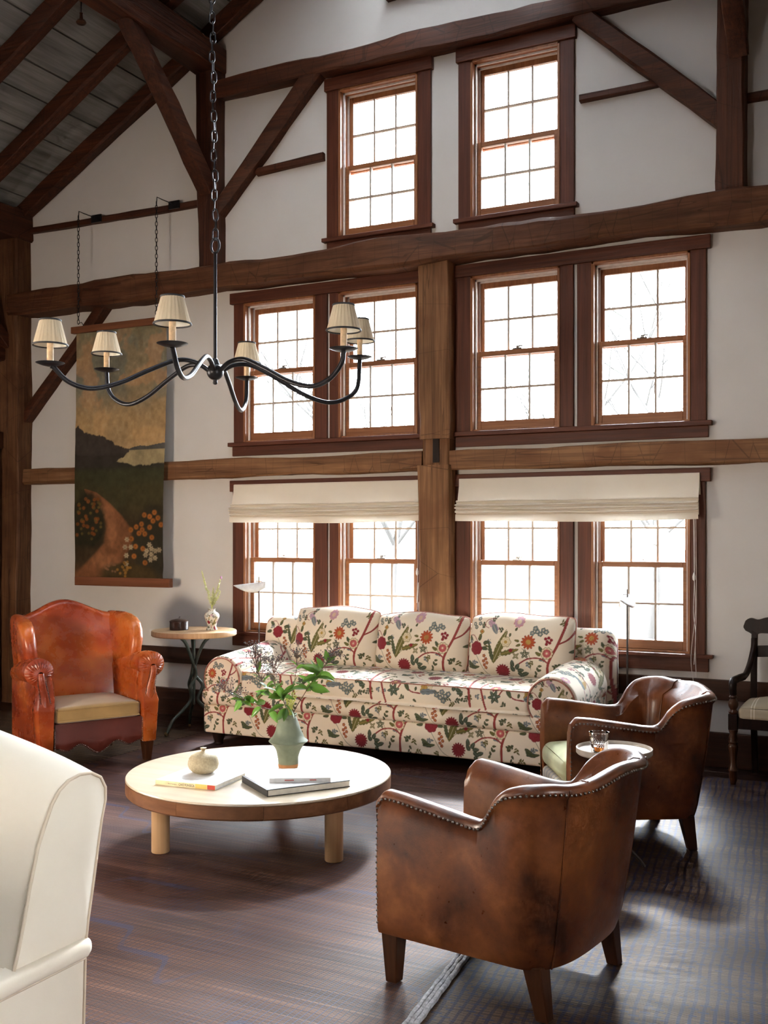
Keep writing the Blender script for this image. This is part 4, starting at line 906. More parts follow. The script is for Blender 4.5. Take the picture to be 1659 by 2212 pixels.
branch('thin nearly bare branch standing between the leafy ones', [(0,0,-.15), (.01,.02,0), (.02,.05,.12), (.035,.06,.22), (.04,.07,.28)], [(.6,(-.7,.2,.3),.7), (.7,(.6,.2,.4),.6)], [(1,.09,10), (.85,.06,5)], 5, .0022)
fs = thing('fern_sprig', 'yellow green feathery sprig in the vase mouth', 'sprig', VT, 0); m = MB(); rr = random.Random(9)
for k in range(7):
    d = V3(rr.uniform(-.1, .45), rr.uniform(-.3, .1), 1).normalized(); L = rr.uniform(.10, .15); m.tube([(0,0,-.12), d*L*.5, d*L], .0015, 4, False)
    for i in range(26):
        p = d*L*(.25+.75*i/26); e = p + Vector((rr.gauss(0, .009), rr.gauss(0, .009), rr.uniform(.0, .014))); m.tube([p, e], [.0016, .0005], 4, False)
m.build('fronds', M['fern'], fs, smooth=60, kind='stuff')

# ------------------------------------------------------------------ generic soft shapes
def stadium_ring(a, b_, r_, n=8):
    """horizontal rounded slab section between two points (x,y,z)"""
    a, b_ = Vector(a), Vector(b_); d = (b_-a); d.z = 0; d = d.normalized() if d.length > 1e-6 else Vector((1, 0, 0)); s = Vector((-d.y, d.x, 0)); out = []
    for i in range(n+1):
        t = PI/2 - PI*i/n; out.append(b_ + d*math.cos(t)*r_ + s*math.sin(t)*r_)
    for i in range(n+1):
        t = -PI/2 - PI*i/n; out.append(a + d*math.cos(t)*r_ + s*math.sin(t)*r_)
    return [tuple(p) for p in out]
def rbox(x0, x1, y0, y1, z0, z1, r_=.03, n=5, crown=0, nx=14):
    """box with rounded edges, crowned top"""
    mb_ = MB(); w, d, h = (x1-x0)/2, (y1-y0)/2, (z1-z0)/2; cx, cy, cz = (x0+x1)/2, (y0+y1)/2, (z0+z1)/2
    def coords(L):
        e = [-L + r_*(1-math.cos(PI/2*i/n)) for i in range(n)]; return e + list(np.linspace(-L+r_, L-r_, nx)) + [-q for q in reversed(e)]
    for ax in range(3):
        Ls = [w, d, h]; u, v = [k for k in range(3) if k != ax]
        for sg in (-1, 1):
            P = []
            for a in coords(Ls[u]):
                row = []
                for b2 in coords(Ls[v]):
                    p = [0, 0, 0]; p[u] = a; p[v] = b2; p[ax] = sg*Ls[ax]
                    q = [max(-Ls[k]+r_, min(Ls[k]-r_, p[k])) for k in range(3)]; dv = Vector([p[k]-q[k] for k in range(3)])
                    if dv.length > 1e-9: dv = dv.normalized()*r_
                    o_ = Vector(q) + dv
                    if crown and ax == 2 and sg > 0: o_.z += crown*(1-(o_.x/w)**2)*(1-(o_.y/d)**2)
                    row.append((o_.x+cx, o_.y+cy, o_.z+cz))
                P.append(row)
            mb_.grid(P if (sg > 0) == (ax != 1) else P[::-1])
    return mb_
def nails(mb_, pts, r_=.0045, step=.017, nrm=None):
    pts = [Vector(p) for p in pts]; acc = 0; last = None
    for a, b_ in zip(pts[:-1], pts[1:]):
        L = (b_-a).length; t = -acc
        while t + step <= L:
            t += step
            if t >= 0: mb_.ball(a.lerp(b_, t/L), r_, 6, 4)
        acc = L - t

# ------------------------------------------------------------------ tan wing chair
WB = (-5.014, -1.719, .0135)
wing = thing('wing_chair', 'tan leather wing armchair with mustard seat cushion beside the scroll', 'armchair', WB, math.radians(63)); wing.scale = (1.08, 1.06, 1.0)
# back with a camel top
def wtop(x): q = min(1, abs(x)/.30); return .945 + .095*(.5+.5*math.cos(PI*q))
P = []
for x in np.linspace(-.30, .30, 41):
    zt_ = wtop(x); q = (x/.30)**2; row = []
    fr = lambda z: .155 + .17*(z-.34) - .055*q - .030*math.sin(PI*min(1, max(0, (z-.34)/.45)))*(1-q)
    for z in np.linspace(.32, zt_-.05, 22): row.append((x, fr(z), z))
    yt = fr(zt_-.05)
    for k in range(1, 9): t = PI*k/9; row.append((x, yt + .055 - .055*math.cos(t), zt_-.05 + .05*math.sin(t)))
    yb = yt+.11
    for z in np.linspace(zt_-.05, .14, 10): row.append((x, yb - .10*(zt_-z), z))
    P.append(row)
MB().grid(P).build('backrest', M['tan'], wing, smooth=180)
for sg in (-1, 1):
    # wing
    P = []
    for z, yb, yf, xo, r_ in ((.56,.20,-.02,.300,.030), (.62,.21,-.045,.312,.038), (.70,.225,-.065,.325,.042), (.78,.24,-.065,.335,.044), (.84,.25,-.045,.338,.045), (.885,.255,-.015,.338,.046), (.915,.262,.03,.336,.044), (.938,.268,.085,.330,.036), (.950,.27,.14,.325,.022), (.953,.27,.16,.325,.008)):
        P.append(stadium_ring((sg*.305, yb, z), (sg*xo, yf, z), r_, 8))
    MB().grid(P, cv=True, capu=True).build('wing', M['tan'], wing, smooth=60)
    # inner and outer side walls
    rbox(*sorted((sg*.262, sg*.345)), -.255, .26, .14, .60, .022, 4, 0, 8).build('side_panel', M['tan'], wing, smooth=60)
    # rolled arm, swelling toward the front
    pts = catmull([(sg*.318, .17, .575), (sg*.325, .05, .600), (sg*.335, -.10, .618), (sg*.342, -.22, .628), (sg*.344, -.285, .628)], 8); k = len(pts)
    rs = [.058 + .027*min(1, i/(k*.75)) for i in range(k)]
    arm = MB().tube(pts, rs, 22, False)
    arm.build('arm', M['tan'], wing, smooth=60)
    # pleated scroll front: radial folds around the post head
    P = []; c = Vector((sg*.344, -.285, .628))
    for i in range(9):
        q = i/8; rr_ = .085*(1-q*.80); row = []
        for j in range(72):
            a = 2*PI*j/72; gr = .0045*math.sin(a*24)*math.sin(PI*min(1, q*1.25))
            row.append((c.x + rr_*math.cos(a), c.y - .030*math.sin(q*PI/2) + gr, c.z + rr_*math.sin(a) - .012*q))
        P.append(row)
    MB().grid(P, cv=True, capu=False).build('pleated_front', M['tan'], wing, smooth=80)
    # front facing: S shaped upper strip and square lower post
    P = []
    for z, x, y, w, t in ((.625,.344,-.318,.016,.010), (.60,.344,-.322,.020,.014), (.55,.338,-.318,.021,.016), (.49,.325,-.312,.024,.016), (.43,.318,-.316,.030,.018), (.405,.318,-.318,.032,.018)):
        P.append([(sg*x + w*math.cos(a), y + t*math.sin(a), z) for a in np.linspace(0, 2*PI, 16, endpoint=False)])
    MB().grid(P, cv=True, capu=True).build('front_strip', M['tan'], wing, smooth=60)
    P = []
    for z, x, y, w, t in ((.60,.325,-.275,.048,.035), (.52,.312,-.275,.050,.035), (.45,.312,-.282,.054,.040), (.412,.318,-.290,.056,.045), (.395,.320,-.292,.058,.048), (.38,.320,-.292,.056,.046), (.25,.318,-.292,.050,.042), (.135,.316,-.292,.046,.040), (.128,.316,-.292,.038,.034)):
        P.append([(sg*x + u*w, y + v*t, z) for u, v in ((-1,-.6), (-.8,-1), (.8,-1), (1,-.6), (1,.6), (.8,1), (-.8,1), (-1,.6))])
    MB().grid(P, cv=True, capu=True).build('front_post', M['tan'], wing, smooth=50)
    nm = MB()
    for off in (-.024, .024): nails(nm, [(sg*.344+off*.8, -.324, .612), (sg*.338+off, -.320, .55), (sg*.325+off*1.1, -.318, .48), (sg*.318+off*1.3, -.330, .412)], .0038, .011)
    nails(nm, [(sg*.268, -.328, .30), (sg*.268, -.332, .135)], .0038, .011)
    nm.build('nail_heads', M['nail'], wing, smooth=60, kind='stuff')
    MB().grid([[(sg*.313 + u*w, -.292 + v*w, z) for u, v in ((-1,-1), (1,-1), (1,1), (-1,1))] for z, w in ((0, .020), (.135, .032))], cv=True, capu=True).build('leg', M['turned'], wing, smooth=0, bevel=.003)
    MB().grid([[(sg*.285 + u*w, .25 + .03*(1-z/.14) + v*w, z) for u, v in ((-1,-1), (1,-1), (1,1), (-1,1))] for z, w in ((0, .020), (.14, .030))], cv=True, capu=True).build('leg', M['turned'], wing, smooth=0, bevel=.003)
# apron with scalloped lower edge
def scal(x):
    q = abs(x)/.265; return .128 - .040*math.exp(-(q/.22)**2) + .022*math.exp(-((q-.42)/.16)**2) - .018*math.exp(-((q-.72)/.15)**2) + .012*q
P = []
for x in np.linspace(-.268, .268, 81):
    z0 = scal(x); P.append([(x, -.300, .30), (x, -.318, .298), (x, -.322, .285), (x, -.316, .205), (x, -.321, .197), (x, -.318, z0+.004), (x, -.314, z0), (x, -.300, z0)])
MB().grid(P, cv=True).build('apron', M['oxblood'], wing, smooth=50)
nm = MB(); nails(nm, [(x, -.321, scal(x)+.006) for x in np.linspace(-.268, .268, 80)], .0038, .011); nm.build('nail_heads', M['nail'], wing, smooth=60, kind='stuff')
MB().box(-.265, .265, -.30, .22, .18, .30).build('seat_frame', M['oxblood'], wing, smooth=0)
rbox(-.262, .262, -.325, .17, .298, .398, .028, 5, .022, 20).build('seat_cushion', M['mustard'], wing, smooth=180)
for z in (.312, .386): 
    MB().tube([(-.25, -.325, z), (0, -.327, z), (.25, -.325, z)], .005, 6).build('piping', M['mustard'], wing, smooth=60)

# ------------------------------------------------------------------ brown leather club chairs
def ucurve(n=380, w=.315, d0=-.315, d1=.17, rb=.16):
    """plan of the tub: front right -> straight side -> round back -> straight side; returns points, normals, arclength param"""
    pts = []
    for y in np.linspace(d0, d1, 40, endpoint=False): pts.append((w, y))
    for a in np.linspace(0, PI, 90):
        ca, sa = math.cos(a), math.sin(a); e = .70
        pts.append((w*math.copysign(abs(ca)**e, ca), d1 + rb*abs(sa)**e))
    for y in np.linspace(d1, d0, 41)[1:]: pts.append((-w, y))
    p = np.array(pts); d = np.hypot(*np.diff(p, axis=0).T); s = np.concatenate([[0], np.cumsum(d)])
    t = np.linspace(0, s[-1], n); q = np.stack([np.interp(t, s, p[:, 0]), np.interp(t, s, p[:, 1])], 1)
    g = np.gradient(q, axis=0); nr = np.stack([g[:, 1], -g[:, 0]], 1); nr /= np.linalg.norm(nr, axis=1)[:, None]
    return q, nr, t
def club_chair(label, loc, rz, drop=0):
    o = thing('club_chair', label, 'armchair', loc, math.radians(rz), 'brown leather club chairs')
    q, nr, t = ucurve(); half = np.minimum(t, t[-1]-t)
    hk = [(0,.590), (.012,.618), (.03,.630), (.10,.624), (.34,.588), (.395,.586), (.42,.602), (.44,.638), (.46,.668), (.50,.704), (.55,.726), (.60,.732), (.645,.724), (.72,.728), (.82,.740), (.95,.746)]
    H = np.interp(half, [k[0] for k in hk], [k[1] for k in hk]); H = np.convolve(np.pad(H, 3, mode='edge'), np.ones(7)/7, 'valid')
    backness = smoothstep(-.02, .33, q[:, 1])
    P = []; edge = []
    for i in range(len(q)):
        x, y = q[i]; nx, ny = nr[i]; h = H[i]; lean = .085*backness[i]; row = []
        fr = 1-min(1, half[i]/.02)*.0
        zb = .150 + .0*half[i]
        prof = [(-.030, zb), (-.006, zb+.004), (.0, zb+.02)]
        for k in np.linspace(.1, .93, 9): prof.append((lean*k + .006*math.sin(PI*k), zb + (h-zb)*k))
        prof += [(lean + .010, h-.022), (lean + .008, h-.008), (lean - .006, h+.002), (lean - .028, h+.003), (lean - .048, h-.010), (lean - .060, h-.035)]
        for k in np.linspace(.85, .1, 7): prof.append((lean*k*.6 - .066 - .012*math.sin(PI*k), .28 + (h-.28)*k))
        prof += [(-.075, .25), (-.075, .18)]
        for off, z in prof: row.append((x+nx*off, y+ny*off, z))
        P.append(row); e = prof[12]; edge.append((x+nx*(e[0]+.002), y+ny*(e[0]+.002), e[1]))
    m = MB().grid(P); b_ = 0; mrow = len(P[0])
    for i in (0, len(P)-1):     # front end faces of the arms, slightly domed
        ring = P[i]; c = np.mean(np.array(ring), axis=0); c[1] -= .014
        base = len(m.v); m.v.append(tuple(c)); f0 = i*mrow
        for j in range(mrow-1): m.f.append((base, f0+j+1, f0+j) if i == 0 else (base, f0+j, f0+j+1))
    m.build('shell', M['brown'], o, smooth=50)
    nm = MB(); nails(nm, edge, .0050, .0175)
    for i in (0, -1): nails(nm, [P[i][k] for k in range(2, 13)], .0045, .02)
    nm.build('nail_heads', M['nail'], o, smooth=60, kind='stuff')
    # piped seams where side panels meet the back
    for sgn in (1, -1):
        k = int(np.argmin(np.abs(half - .632) + (0 if sgn > 0 else 1)*(q[:, 0] > 0) + (0 if sgn < 0 else 1)*(q[:, 0] < 0)))
        MB().tube([tuple(np.array(P[k][j]) + np.append(nr[k]*.0015, 0)) for j in range(1, 14)], .0035, 6).build('seam', M['brown'], o, smooth=60)
        k2 = int(np.argmin(np.abs(half - .70) + (0 if sgn > 0 else 1)*(q[:, 0] > 0) + (0 if sgn < 0 else 1)*(q[:, 0] < 0)))
        MB().tube([tuple(np.array(P[k2][j]) - np.append(nr[k2]*.002, 0)) for j in range(14, 25)], .004, 6).build('inner_seam', M['brown'], o, smooth=60)
    MB().box(-.25, .25, -.30, .20, .17, .30).build('seat_frame', M['brown'], o, smooth=0, bevel=.02)
    cu = rbox(-.242, .242, -.335, .17, .30, .42, .05, 6, .03, 16); cu.build('seat_cushion', M['pale_green'], o, smooth=180)
    rbox(-.238, .238, -.33, -.27, .20, .30, .028, 4, 0, 6).build('cushion_valance', M['stripe_blue'], o, smooth=180)
    for x, y in ((.275, -.275), (-.275, -.275), (.265, .245), (-.265, .245)):
        ky = .03 if y > 0 else 0
        MB().grid([[(x + u*w, y + ky*(1-z/.16) + v*w, z) for u, v in ((-1,-1), (1,-1), (1,1), (-1,1))] for z, w in ((-drop if y < 0 else 0, .021), (.165, .032))], cv=True, capu=True).build('leg', M['turned'], o, smooth=0, bevel=.003)
    return o
club_chair('brown leather club chair nearest the viewpoint, seen from behind', (-1.266, -3.693, RZ), -98.3, .0085)
club_chair('brown leather club chair nearer the window wall, pale cushion in its seat', (-1.35, -1.91, RZ), -59)

# ------------------------------------------------------------------ cream sofa at the picture edge
CX = -2.10
cs_o = (-2.6, -5.7, 0)
cs = thing('cream_sofa', 'cream linen sofa whose flared arm fills the picture corner', 'sofa', cs_o)
def arm_section(X, dz):
    pts = [(-5.085,.372), (-5.066,.43), (-5.050,.49), (-5.028,.58), (-5.000,.672), (-4.975,.725), (-4.951,.772), (-4.922,.805), (-4.888,.824), (-4.845,.832), (-4.80,.828), (-4.762,.808), (-4.742,.775), (-4.742,.74), (-4.757,.69), (-4.766,.648), (-4.79,.524), (-4.812,.42), (-4.820,.369)]
    out = []
    for y, z in pts:
        k = max(0, (z-.372)/.46); out.append((X, y, z + dz*k))
    return out
xs = [CX, CX-.012, CX-.03] + list(np.linspace(CX-.06, CX-.95, 24))
P = []
for i, x in enumerate(xs):
    q = CX-x; P.append(arm_section(x, .20*q**.75))
mf = MB().grid(P); mf.build('arm', M['linen'], cs, cs_o, smooth=60)
sec = np.array(arm_section(CX, 0)); cen = sec.mean(0)
Pf = []
for k in np.linspace(1, 0.0, 9):
    r_ = cen + (sec-cen)*k; r_[:, 0] = CX + .030*(1-k**2.5); Pf.append([tuple(p) for p in r_])
MB().grid(Pf, cv=True).build('arm_front', M['linen'], cs, cs_o, smooth=70)
MB().tube([tuple(p + np.array([.002, 0, 0])) for p in sec], .0048, 8).build('arm_piping', M['linen_pipe'], cs, cs_o, smooth=60)
# rounded rail under arm and seat, and the base front below it
prof = sm([(CX-.02,.315), (CX+.016,.322), (CX+.026,.345), (CX+.016,.368), (CX-.03,.375)], 6)
P = []
for y in (-4.800, -4.803, -4.812, -4.83, *np.linspace(-4.86, -6.55, 12)):
    k = min(1, max(0, (-4.80-y)/.035)); k = math.sqrt(max(0, 1-(1-k)**2)); P.append([(CX-.03 + (x-CX+.03)*(.25+.75*k), y, .345+(z-.345)*(.4+.6*k)) for x, z in prof])
MB().grid(P).build('front_rail', M['linen'], cs, cs_o, smooth=70)
MB().box(CX-.93, CX+.004, -6.55, -4.826, .33, .372).build('deck', M['linen'], cs, cs_o, smooth=0, bevel=.012)
P = [[(CX + .006 - .03*(.318-z), y, z) for z in np.linspace(.318, .03, 8)] for y in np.linspace(-4.832, -6.55, 10)]
P2 = [[(x, -4.832 - .012*(.318-z), z) for z in np.linspace(.318, .03, 8)] for x in np.linspace(CX-.9, CX+.006, 8)]
MB().grid(P).grid(P2).build('base_front', M['linen'], cs, cs_o, smooth=50)
MB().tube([(CX+.009 - .03*(.318-z), -4.831, z) for z in np.linspace(.318, .03, 8)], .004, 6).build('corner_piping', M['linen_pipe'], cs, cs_o, smooth=60)
MB().tube([(CX+.010, y, .319) for y in np.linspace(-4.832, -6.55, 6)], .005, 6).build('rail_piping', M['linen_pipe'], cs, cs_o, smooth=60)
rbox(CX-.88, CX-.12, -6.25, -5.10, .372, .50, .04, 4, .02, 8).build('seat_cushion', M['linen'], cs, cs_o, smooth=180)
rbox(CX-1.0, CX-.74, -6.35, -5.0, .372, .90, .06, 5, 0, 8).build('backrest', M['linen'], cs, cs_o, smooth=180)
rbox(CX-.95, CX-.03, -6.55, -6.27, .372, .80, .07, 5, 0, 8).build('arm', M['linen'], cs, cs_o, smooth=180)
MB().box(CX-.92, CX-.02, -6.53, -4.85, .02, .33).build('body_frame', M['linen'], cs, cs_o, smooth=0)
for x in (CX-.05, CX-.88):
    for y in (-4.88, -6.5): MB().lathe([(.02, 0), (.026, .03)], 12, (x, y, .0145)).build('leg', M['mahogany'], cs, cs_o, smooth=40)

# ------------------------------------------------------------------ side table with tripod
sc_ = (-4.92, -.61, 0); SZ = .78
st = thing('side_table', 'round wooden side table on curving green iron legs', 'table', sc_)
MB().lathe([(.001, SZ-.040), (.312, SZ-.040), (.318, SZ-.034), (.318, SZ-.006), (.313, SZ), (.001, SZ)], 72).build('tabletop', M['oak_z'], st, smooth=40)
for k, a in enumerate((math.radians(255), math.radians(15), math.radians(135))):
    d = Vector((math.cos(a), math.sin(a), 0)); t_ = Vector((-d.y, d.x, 0))
    pts = catmull([d*.13+Vector((0,0,SZ-.045)), d*.075+Vector((0,0,SZ-.10)), d*.022+Vector((0,0,SZ-.22)), d*-.004+t_*.018+Vector((0,0,SZ-.33)), d*.055+t_*.03+Vector((0,0,.36)), d*.03+Vector((0,0,.26)), d*.10+Vector((0,0,.19)), d*.19+Vector((0,0,.125)), d*.235+Vector((0,0,.06)), d*.25+Vector((0,0,.035))], 8)
    MB().tube(pts, .0125, 10).build('leg', M['verdigris'], st, smooth=60)
    cst = d*.255
    MB().lathe([(.001, -.008), (.014, -.008), (.017, -.004), (.017, .004), (.014, .008), (.001, .008)], 16, (0, 0, 0)).xf(Matrix.Translation((cst.x, cst.y, .0285 if k == 0 else .017)) @ Matrix.Rotation(a+PI/2, 4, 'Z') @ Matrix.Rotation(PI/2, 4, 'Y')).build('caster', M['brass'], st, smooth=40)
MB().tube([(0, 0, .22), (0, 0, SZ-.042)], .010, 10).build('pole', M['verdigris'], st, smooth=60)
# dark round box
bx = thing('round_box', 'dark ribbed round lidded box on the side table', 'box', (-5.03, -.65, SZ+.0005))
prof = [(.001, 0), (.068, 0)]
for i in range(7): prof += [(.0700, .004+i*.008), (.0715, .008+i*.008), (.0700, .0115+i*.008)]
prof += [(.068, .060), (.001, .060)]
MB().lathe(prof, 40).build('body', M['lacquer'], bx, smooth=50)
MB().lathe([(.0725, .0602), (.0725, .067), (.060, .075), (.02, .084), (.001, .085)], 40).build('lid', M['lacquer'], bx, smooth=50)
MB().tube([(0, 0, .084), (.001, 0, .094), (.006, 0, .100), (.011, 0, .094)], .0018, 6).build('knob', M['iron'], bx, smooth=60)
# painted porcelain vase with sprigs
pvp = (-4.80, -.55, SZ+.0005)
pv = thing('porcelain_vase', 'small floral porcelain vase on the side table', 'vase', pvp)
prof = sm([(.040,0), (.042,.006), (.036,.02), (.034,.035), (.045,.07), (.056,.095), (.057,.11), (.048,.128), (.030,.140), (.025,.150), (.030,.160), (.027,.161), (.022,.15)], 6)
n_ = 90; P = np.array([[(r_*math.cos(a), r_*math.sin(a), z) for a in np.linspace(0, 2*PI, n_)] for r_, z in prof])
ang, zz = np.meshgrid(np.linspace(0, 2*PI, n_), [z for r_, z in prof]); cols = np.tile(np.array([.62, .62, .55]), (P.shape[0]*n_, 1)); cf = Floral(ang*.16, zz*3.1); k = np.abs(cf.c - np.array(CR['base'])).sum(1) > .15; cols[k] = cf.c[k]
mesh_obj('body', P.reshape(-1, 3), npgrid(P.shape[0], n_), M['porcelain'], pv, 180, 0, cols)
rr = random.Random(3)
for i, (dr_, L, mt, lb, fat) in enumerate((((-.22, .05, 1), .30, 'sprig', 'tallest pale sprig leaning toward the scroll', .010), ((.22, .05, 1), .25, 'sprig', 'sprig with a pink tip leaning toward the window', .009), ((.0, -.1, 1), .17, 'sprig', 'short whitish sprig in the porcelain vase', .012), ((.36, 0, 1), .15, 'sprig', 'short sprig bent lowest toward the window', .012), ((.08, .1, 1), .12, 'fern', 'bright green tuft at the porcelain vase mouth', .012))):
    o = thing('flower_sprig', lb, 'sprig', (pvp[0], pvp[1], pvp[2]+.15), 0, 'sprigs in the porcelain vase'); m = MB(); d = V3(*dr_).normalized()
    bend = V3(-.05*(1 if dr_[0] < 0 else -1), 0, 0); pts = catmull([(0,0,-.12), (0,0,0), d*L*.5, d*L + bend*.3], 8); m.tube(pts, .0014, 5); m.build('stem', M['fern'], o, smooth=60)
    m = MB()
    for k in range(int(L*900)):
        tt = rr.uniform(.25, 1); p = pts[8].lerp(pts[-1], tt) if tt > .5 else Vector((0,0,0)).lerp(d*L, tt); rad = fat*(1.25-tt)
        e = p + Vector((rr.gauss(0, rad), rr.gauss(0, rad), rr.uniform(0, .012))); m.tube([p, e], [.0034, .0018], 4, False)
    m.build('florets', M[mt], o, smooth=60, kind='stuff')
    if i == 1: MB().ball(pts[-1], .007, 8, 5, (1, 1, 2)).build('tip', M['pink'], o, smooth=60)

# ------------------------------------------------------------------ drinks table with tumbler
dz = .548; dc = (-1.224, -2.46, RZ)
dt = thing('drinks_table', 'small round tray table with a raised rim between the club chairs', 'table', dc)
MB().lathe([(.001, dz-.016), (.160, dz-.016), (.166, dz-.010), (.166, dz+.012), (.161, dz+.014), (.158, dz+.011), (.156, dz), (.001, dz)], 64, (0, 0, -RZ)).build('tray_top', plain('pale grey tray', (.46, .41, .36), .3), dt, smooth=40)
MB().lathe([(.010, .10), (.013, .14), (.009, .25), (.009, .45), (.02, dz-.018)], 16, (0, 0, -RZ)).build('stem', M['steelgrey'], dt, smooth=50)
for k in range(3):
    a = k*2*PI/3+.6; MB().tube([(0, 0, .13), (.06*math.cos(a), .06*math.sin(a), .10), (.12*math.cos(a), .12*math.sin(a), .035), (.14*math.cos(a), .14*math.sin(a), .007)], .007, 8).build('leg', M['steelgrey'], dt, smooth=60)
gp = (-1.262, -2.565, dz+.0006)
gl = thing('whisky_tumbler', 'cut glass tumbler with a little whisky on the tray', 'glass', gp)
MB().lathe([(.001, 0), (.033, 0), (.036, .003), (.043, .095), (.0425, .096), (.0410, .095), (.0365, .030), (.0350, .012), (.001, .011)], 40, caps=False).build('glass_body', M['tumbler'], gl, smooth=50)
MB().lathe([(.001, .0115), (.0346, .0125), (.0362, .034), (.001, .034)], 40, caps=False).build('whisky', M['whisky'], gl, smooth=40)
m = MB()
for k in range(26):
    a = 2*PI*k/26; m.tube([(.0398*math.cos(a), .0398*math.sin(a), .048), (.0408*math.cos(a+.14), .0408*math.sin(a+.14), .060)], .0012, 5)
m.build('cut_band', M['tumbler'], gl, smooth=60)

# ------------------------------------------------------------------ dark wooden armchair by the wall
wo = (-.735, -.34, 0)
wc = thing('wooden_armchair', 'dark carved wooden armchair with striped seat against the wall', 'chair', wo)
def T3(*p): return Vector((p[0]-wo[0], p[1]-wo[1], p[2]))
xl, xr = -1.015, -.455
for x in (xl, xr):
    fz = .0225 if True else 0
    MB().lathe([(.014, fz), (.022, .05), (.024, .10), (.030, .105), (.026, .115), (.019, .14), (.022, .20), (.029, .235), (.030, .25), (.022, .262), (.027, .272), (.021, .285), (.026, .30), (.019, .32), (.026, .335), (.026, .345)], 20, tuple(T3(x, -.555, 0))).build('front_leg', M['turned'], wc, smooth=50)
    MB().box(x-.026-wo[0], x+.026-wo[0], -.581-wo[1], -.529-wo[1], .345, .44).build('leg_block', M['mahogany'], wc, smooth=0, bevel=.004)
    MB().lathe([(.024, .44), (.028, .452), (.018, .465), (.026, .48), (.030, .497), (.026, .515), (.016, .53), (.024, .54), (.017, .55), (.022, .565)], 20, tuple(T3(x, -.555, 0))).build('arm_support', M['turned'], wc, smooth=50)
    xb = x + (.06 if x < -.7 else -.06)
    MB().tube(catmull([T3(x, -.556, .555), T3(x, -.568, .60), T3(x, -.545, .632), T3(x+(xb-x)*.3, -.47, .640), T3(x+(xb-x)*.6, -.33, .645), T3(x+(xb-x)*.8, -.22, .70), T3(xb, -.15, .79), T3(xb, -.125, .85)], 8), [.021]*10 + [.023]*20 + [.019]*27, 12).build('arm', M['mahogany'], wc, smooth=60)
    P = [[(xb-wo[0] + u*.018, y-wo[1] + v*.017, z) for u, v in ((-1,-1), (1,-1), (1,1), (-1,1))] for z, y in ((.0, -.07), (.25, -.13), (.42, -.155), (.65, -.14), (.90, -.10))]
    MB().grid(P, cv=True, capu=True).build('back_post', M['mahogany'], wc, smooth=30, bevel=.003)
# crest rail with rounded lobed ends
P = []
for x in np.linspace(-1.022, -.448, 49):
    e = min(x+1.022, -.448-x); lobe = math.sqrt(max(0, 1-(1-min(1, e/.06))**2)); zt_ = .925 + (.055*lobe - .012*math.exp(-((e-.085)/.03)**2) + .010*smoothstep(.1, .2, e)); zb = .915 - (.030*lobe if e < .06 else .030) - .022*math.exp(-((e-.068)/.020)**2)
    y = -.095 - .02*math.sin(PI*(x+1.022)/.574); P.append([(x-wo[0], y-.016-wo[1], zb), (x-wo[0], y+.016-wo[1], zb), (x-wo[0], y+.016-wo[1], zt_), (x-wo[0], y-.016-wo[1], zt_)])
MB().grid(P, cv=True, capu=True).build('crest_rail', M['mahogany'], wc, smooth=40)
P = []
for x in np.linspace(-.955, -.515, 20):
    y = -.125 - .02*math.sin(PI*(x+.955)/.44); b_ = .012*math.sin(PI*(x+.955)/.44); P.append([(x-wo[0], y-.012-wo[1], .735+b_), (x-wo[0], y+.012-wo[1], .735+b_), (x-wo[0], y+.012-wo[1], .805+b_), (x-wo[0], y-.012-wo[1], .805+b_)])
MB().grid(P, cv=True, capu=True).build('back_rail', M['mahogany'], wc, smooth=40)
m = MB(); m.box(xl+.03-wo[0], xr-.03-wo[0], -.575-wo[1], -.545-wo[1], .355, .42); m.box(xl-.012-wo[0], xl+.018-wo[0], -.53-wo[1], -.14-wo[1], .355, .42); m.box(xr-.018-wo[0], xr+.012-wo[0], -.53-wo[1], -.14-wo[1], .355, .42); m.box(xl+.04-wo[0], xr-.04-wo[0], -.165-wo[1], -.14-wo[1], .355, .42)
m.build('seat_frame', M['mahogany'], wc, smooth=0, bevel=.003)
rbox(xl+.028-wo[0], xr-.028-wo[0], -.578-wo[1], -.16-wo[1], .40, .485, .03, 5, .05, 16).build('seat_cushion', M['stripe_seat'], wc, smooth=180)

# ------------------------------------------------------------------ chandelier
hc = Vector((-3.102, -2.836, 0))
ch = thing('chandelier', 'six armed black iron chandelier with pleated ivory shades', 'chandelier', (hc.x, hc.y, 2.299))
HZ = 2.299
MB().ball((0, 0, 0), .042, 20, 12).lathe([(.012, -.040), (.010, -.048), (.013, -.055), (.008, -.062), (.001, -.064)], 14).lathe([(.026, .036), (.020, .046), (.016, .060), (.010, .066)], 16).build('hub', M['iron'], ch, smooth=60)
MB().tube([(0, 0, .05), (0, 0, .585)], .0085, 12).build('rod', M['iron'], ch, smooth=60)
MB().tube([(.024*math.cos(a), 0, .618+.036*math.sin(a)) for a in np.linspace(0, 2*PI, 24, endpoint=False)], .006, 8, False, True).build('rod_loop', M['iron'], ch, smooth=60)
lk = MB().tube([(.013*math.cos(a), 0, .020*math.sin(a) + (.009 if math.sin(a) > 0 else -.009)) for a in np.linspace(0, 2*PI, 20, endpoint=False)], .0036, 6, False, True).build('chain_link', M['iron'], ch, smooth=60)
z = .672; i = 0; first = True
while z + HZ < 6.55:
    l_ = lk if first else copy_obj(lk, ch); first = False
    l_.location = (-.022*(z-.672)/1.3, .006*math.sin(i*1.3), z); l_.rotation_euler = (.06*math.sin(i*.9), .05*math.cos(i*1.7), (i % 2)*PI/2 + .25*math.sin(i*2.1) + .6); z += .0485; i += 1
TZH = {0: 2.299, 1: 2.338, 2: 2.431, 3: 2.387, 4: 2.381, 5: 2.289}
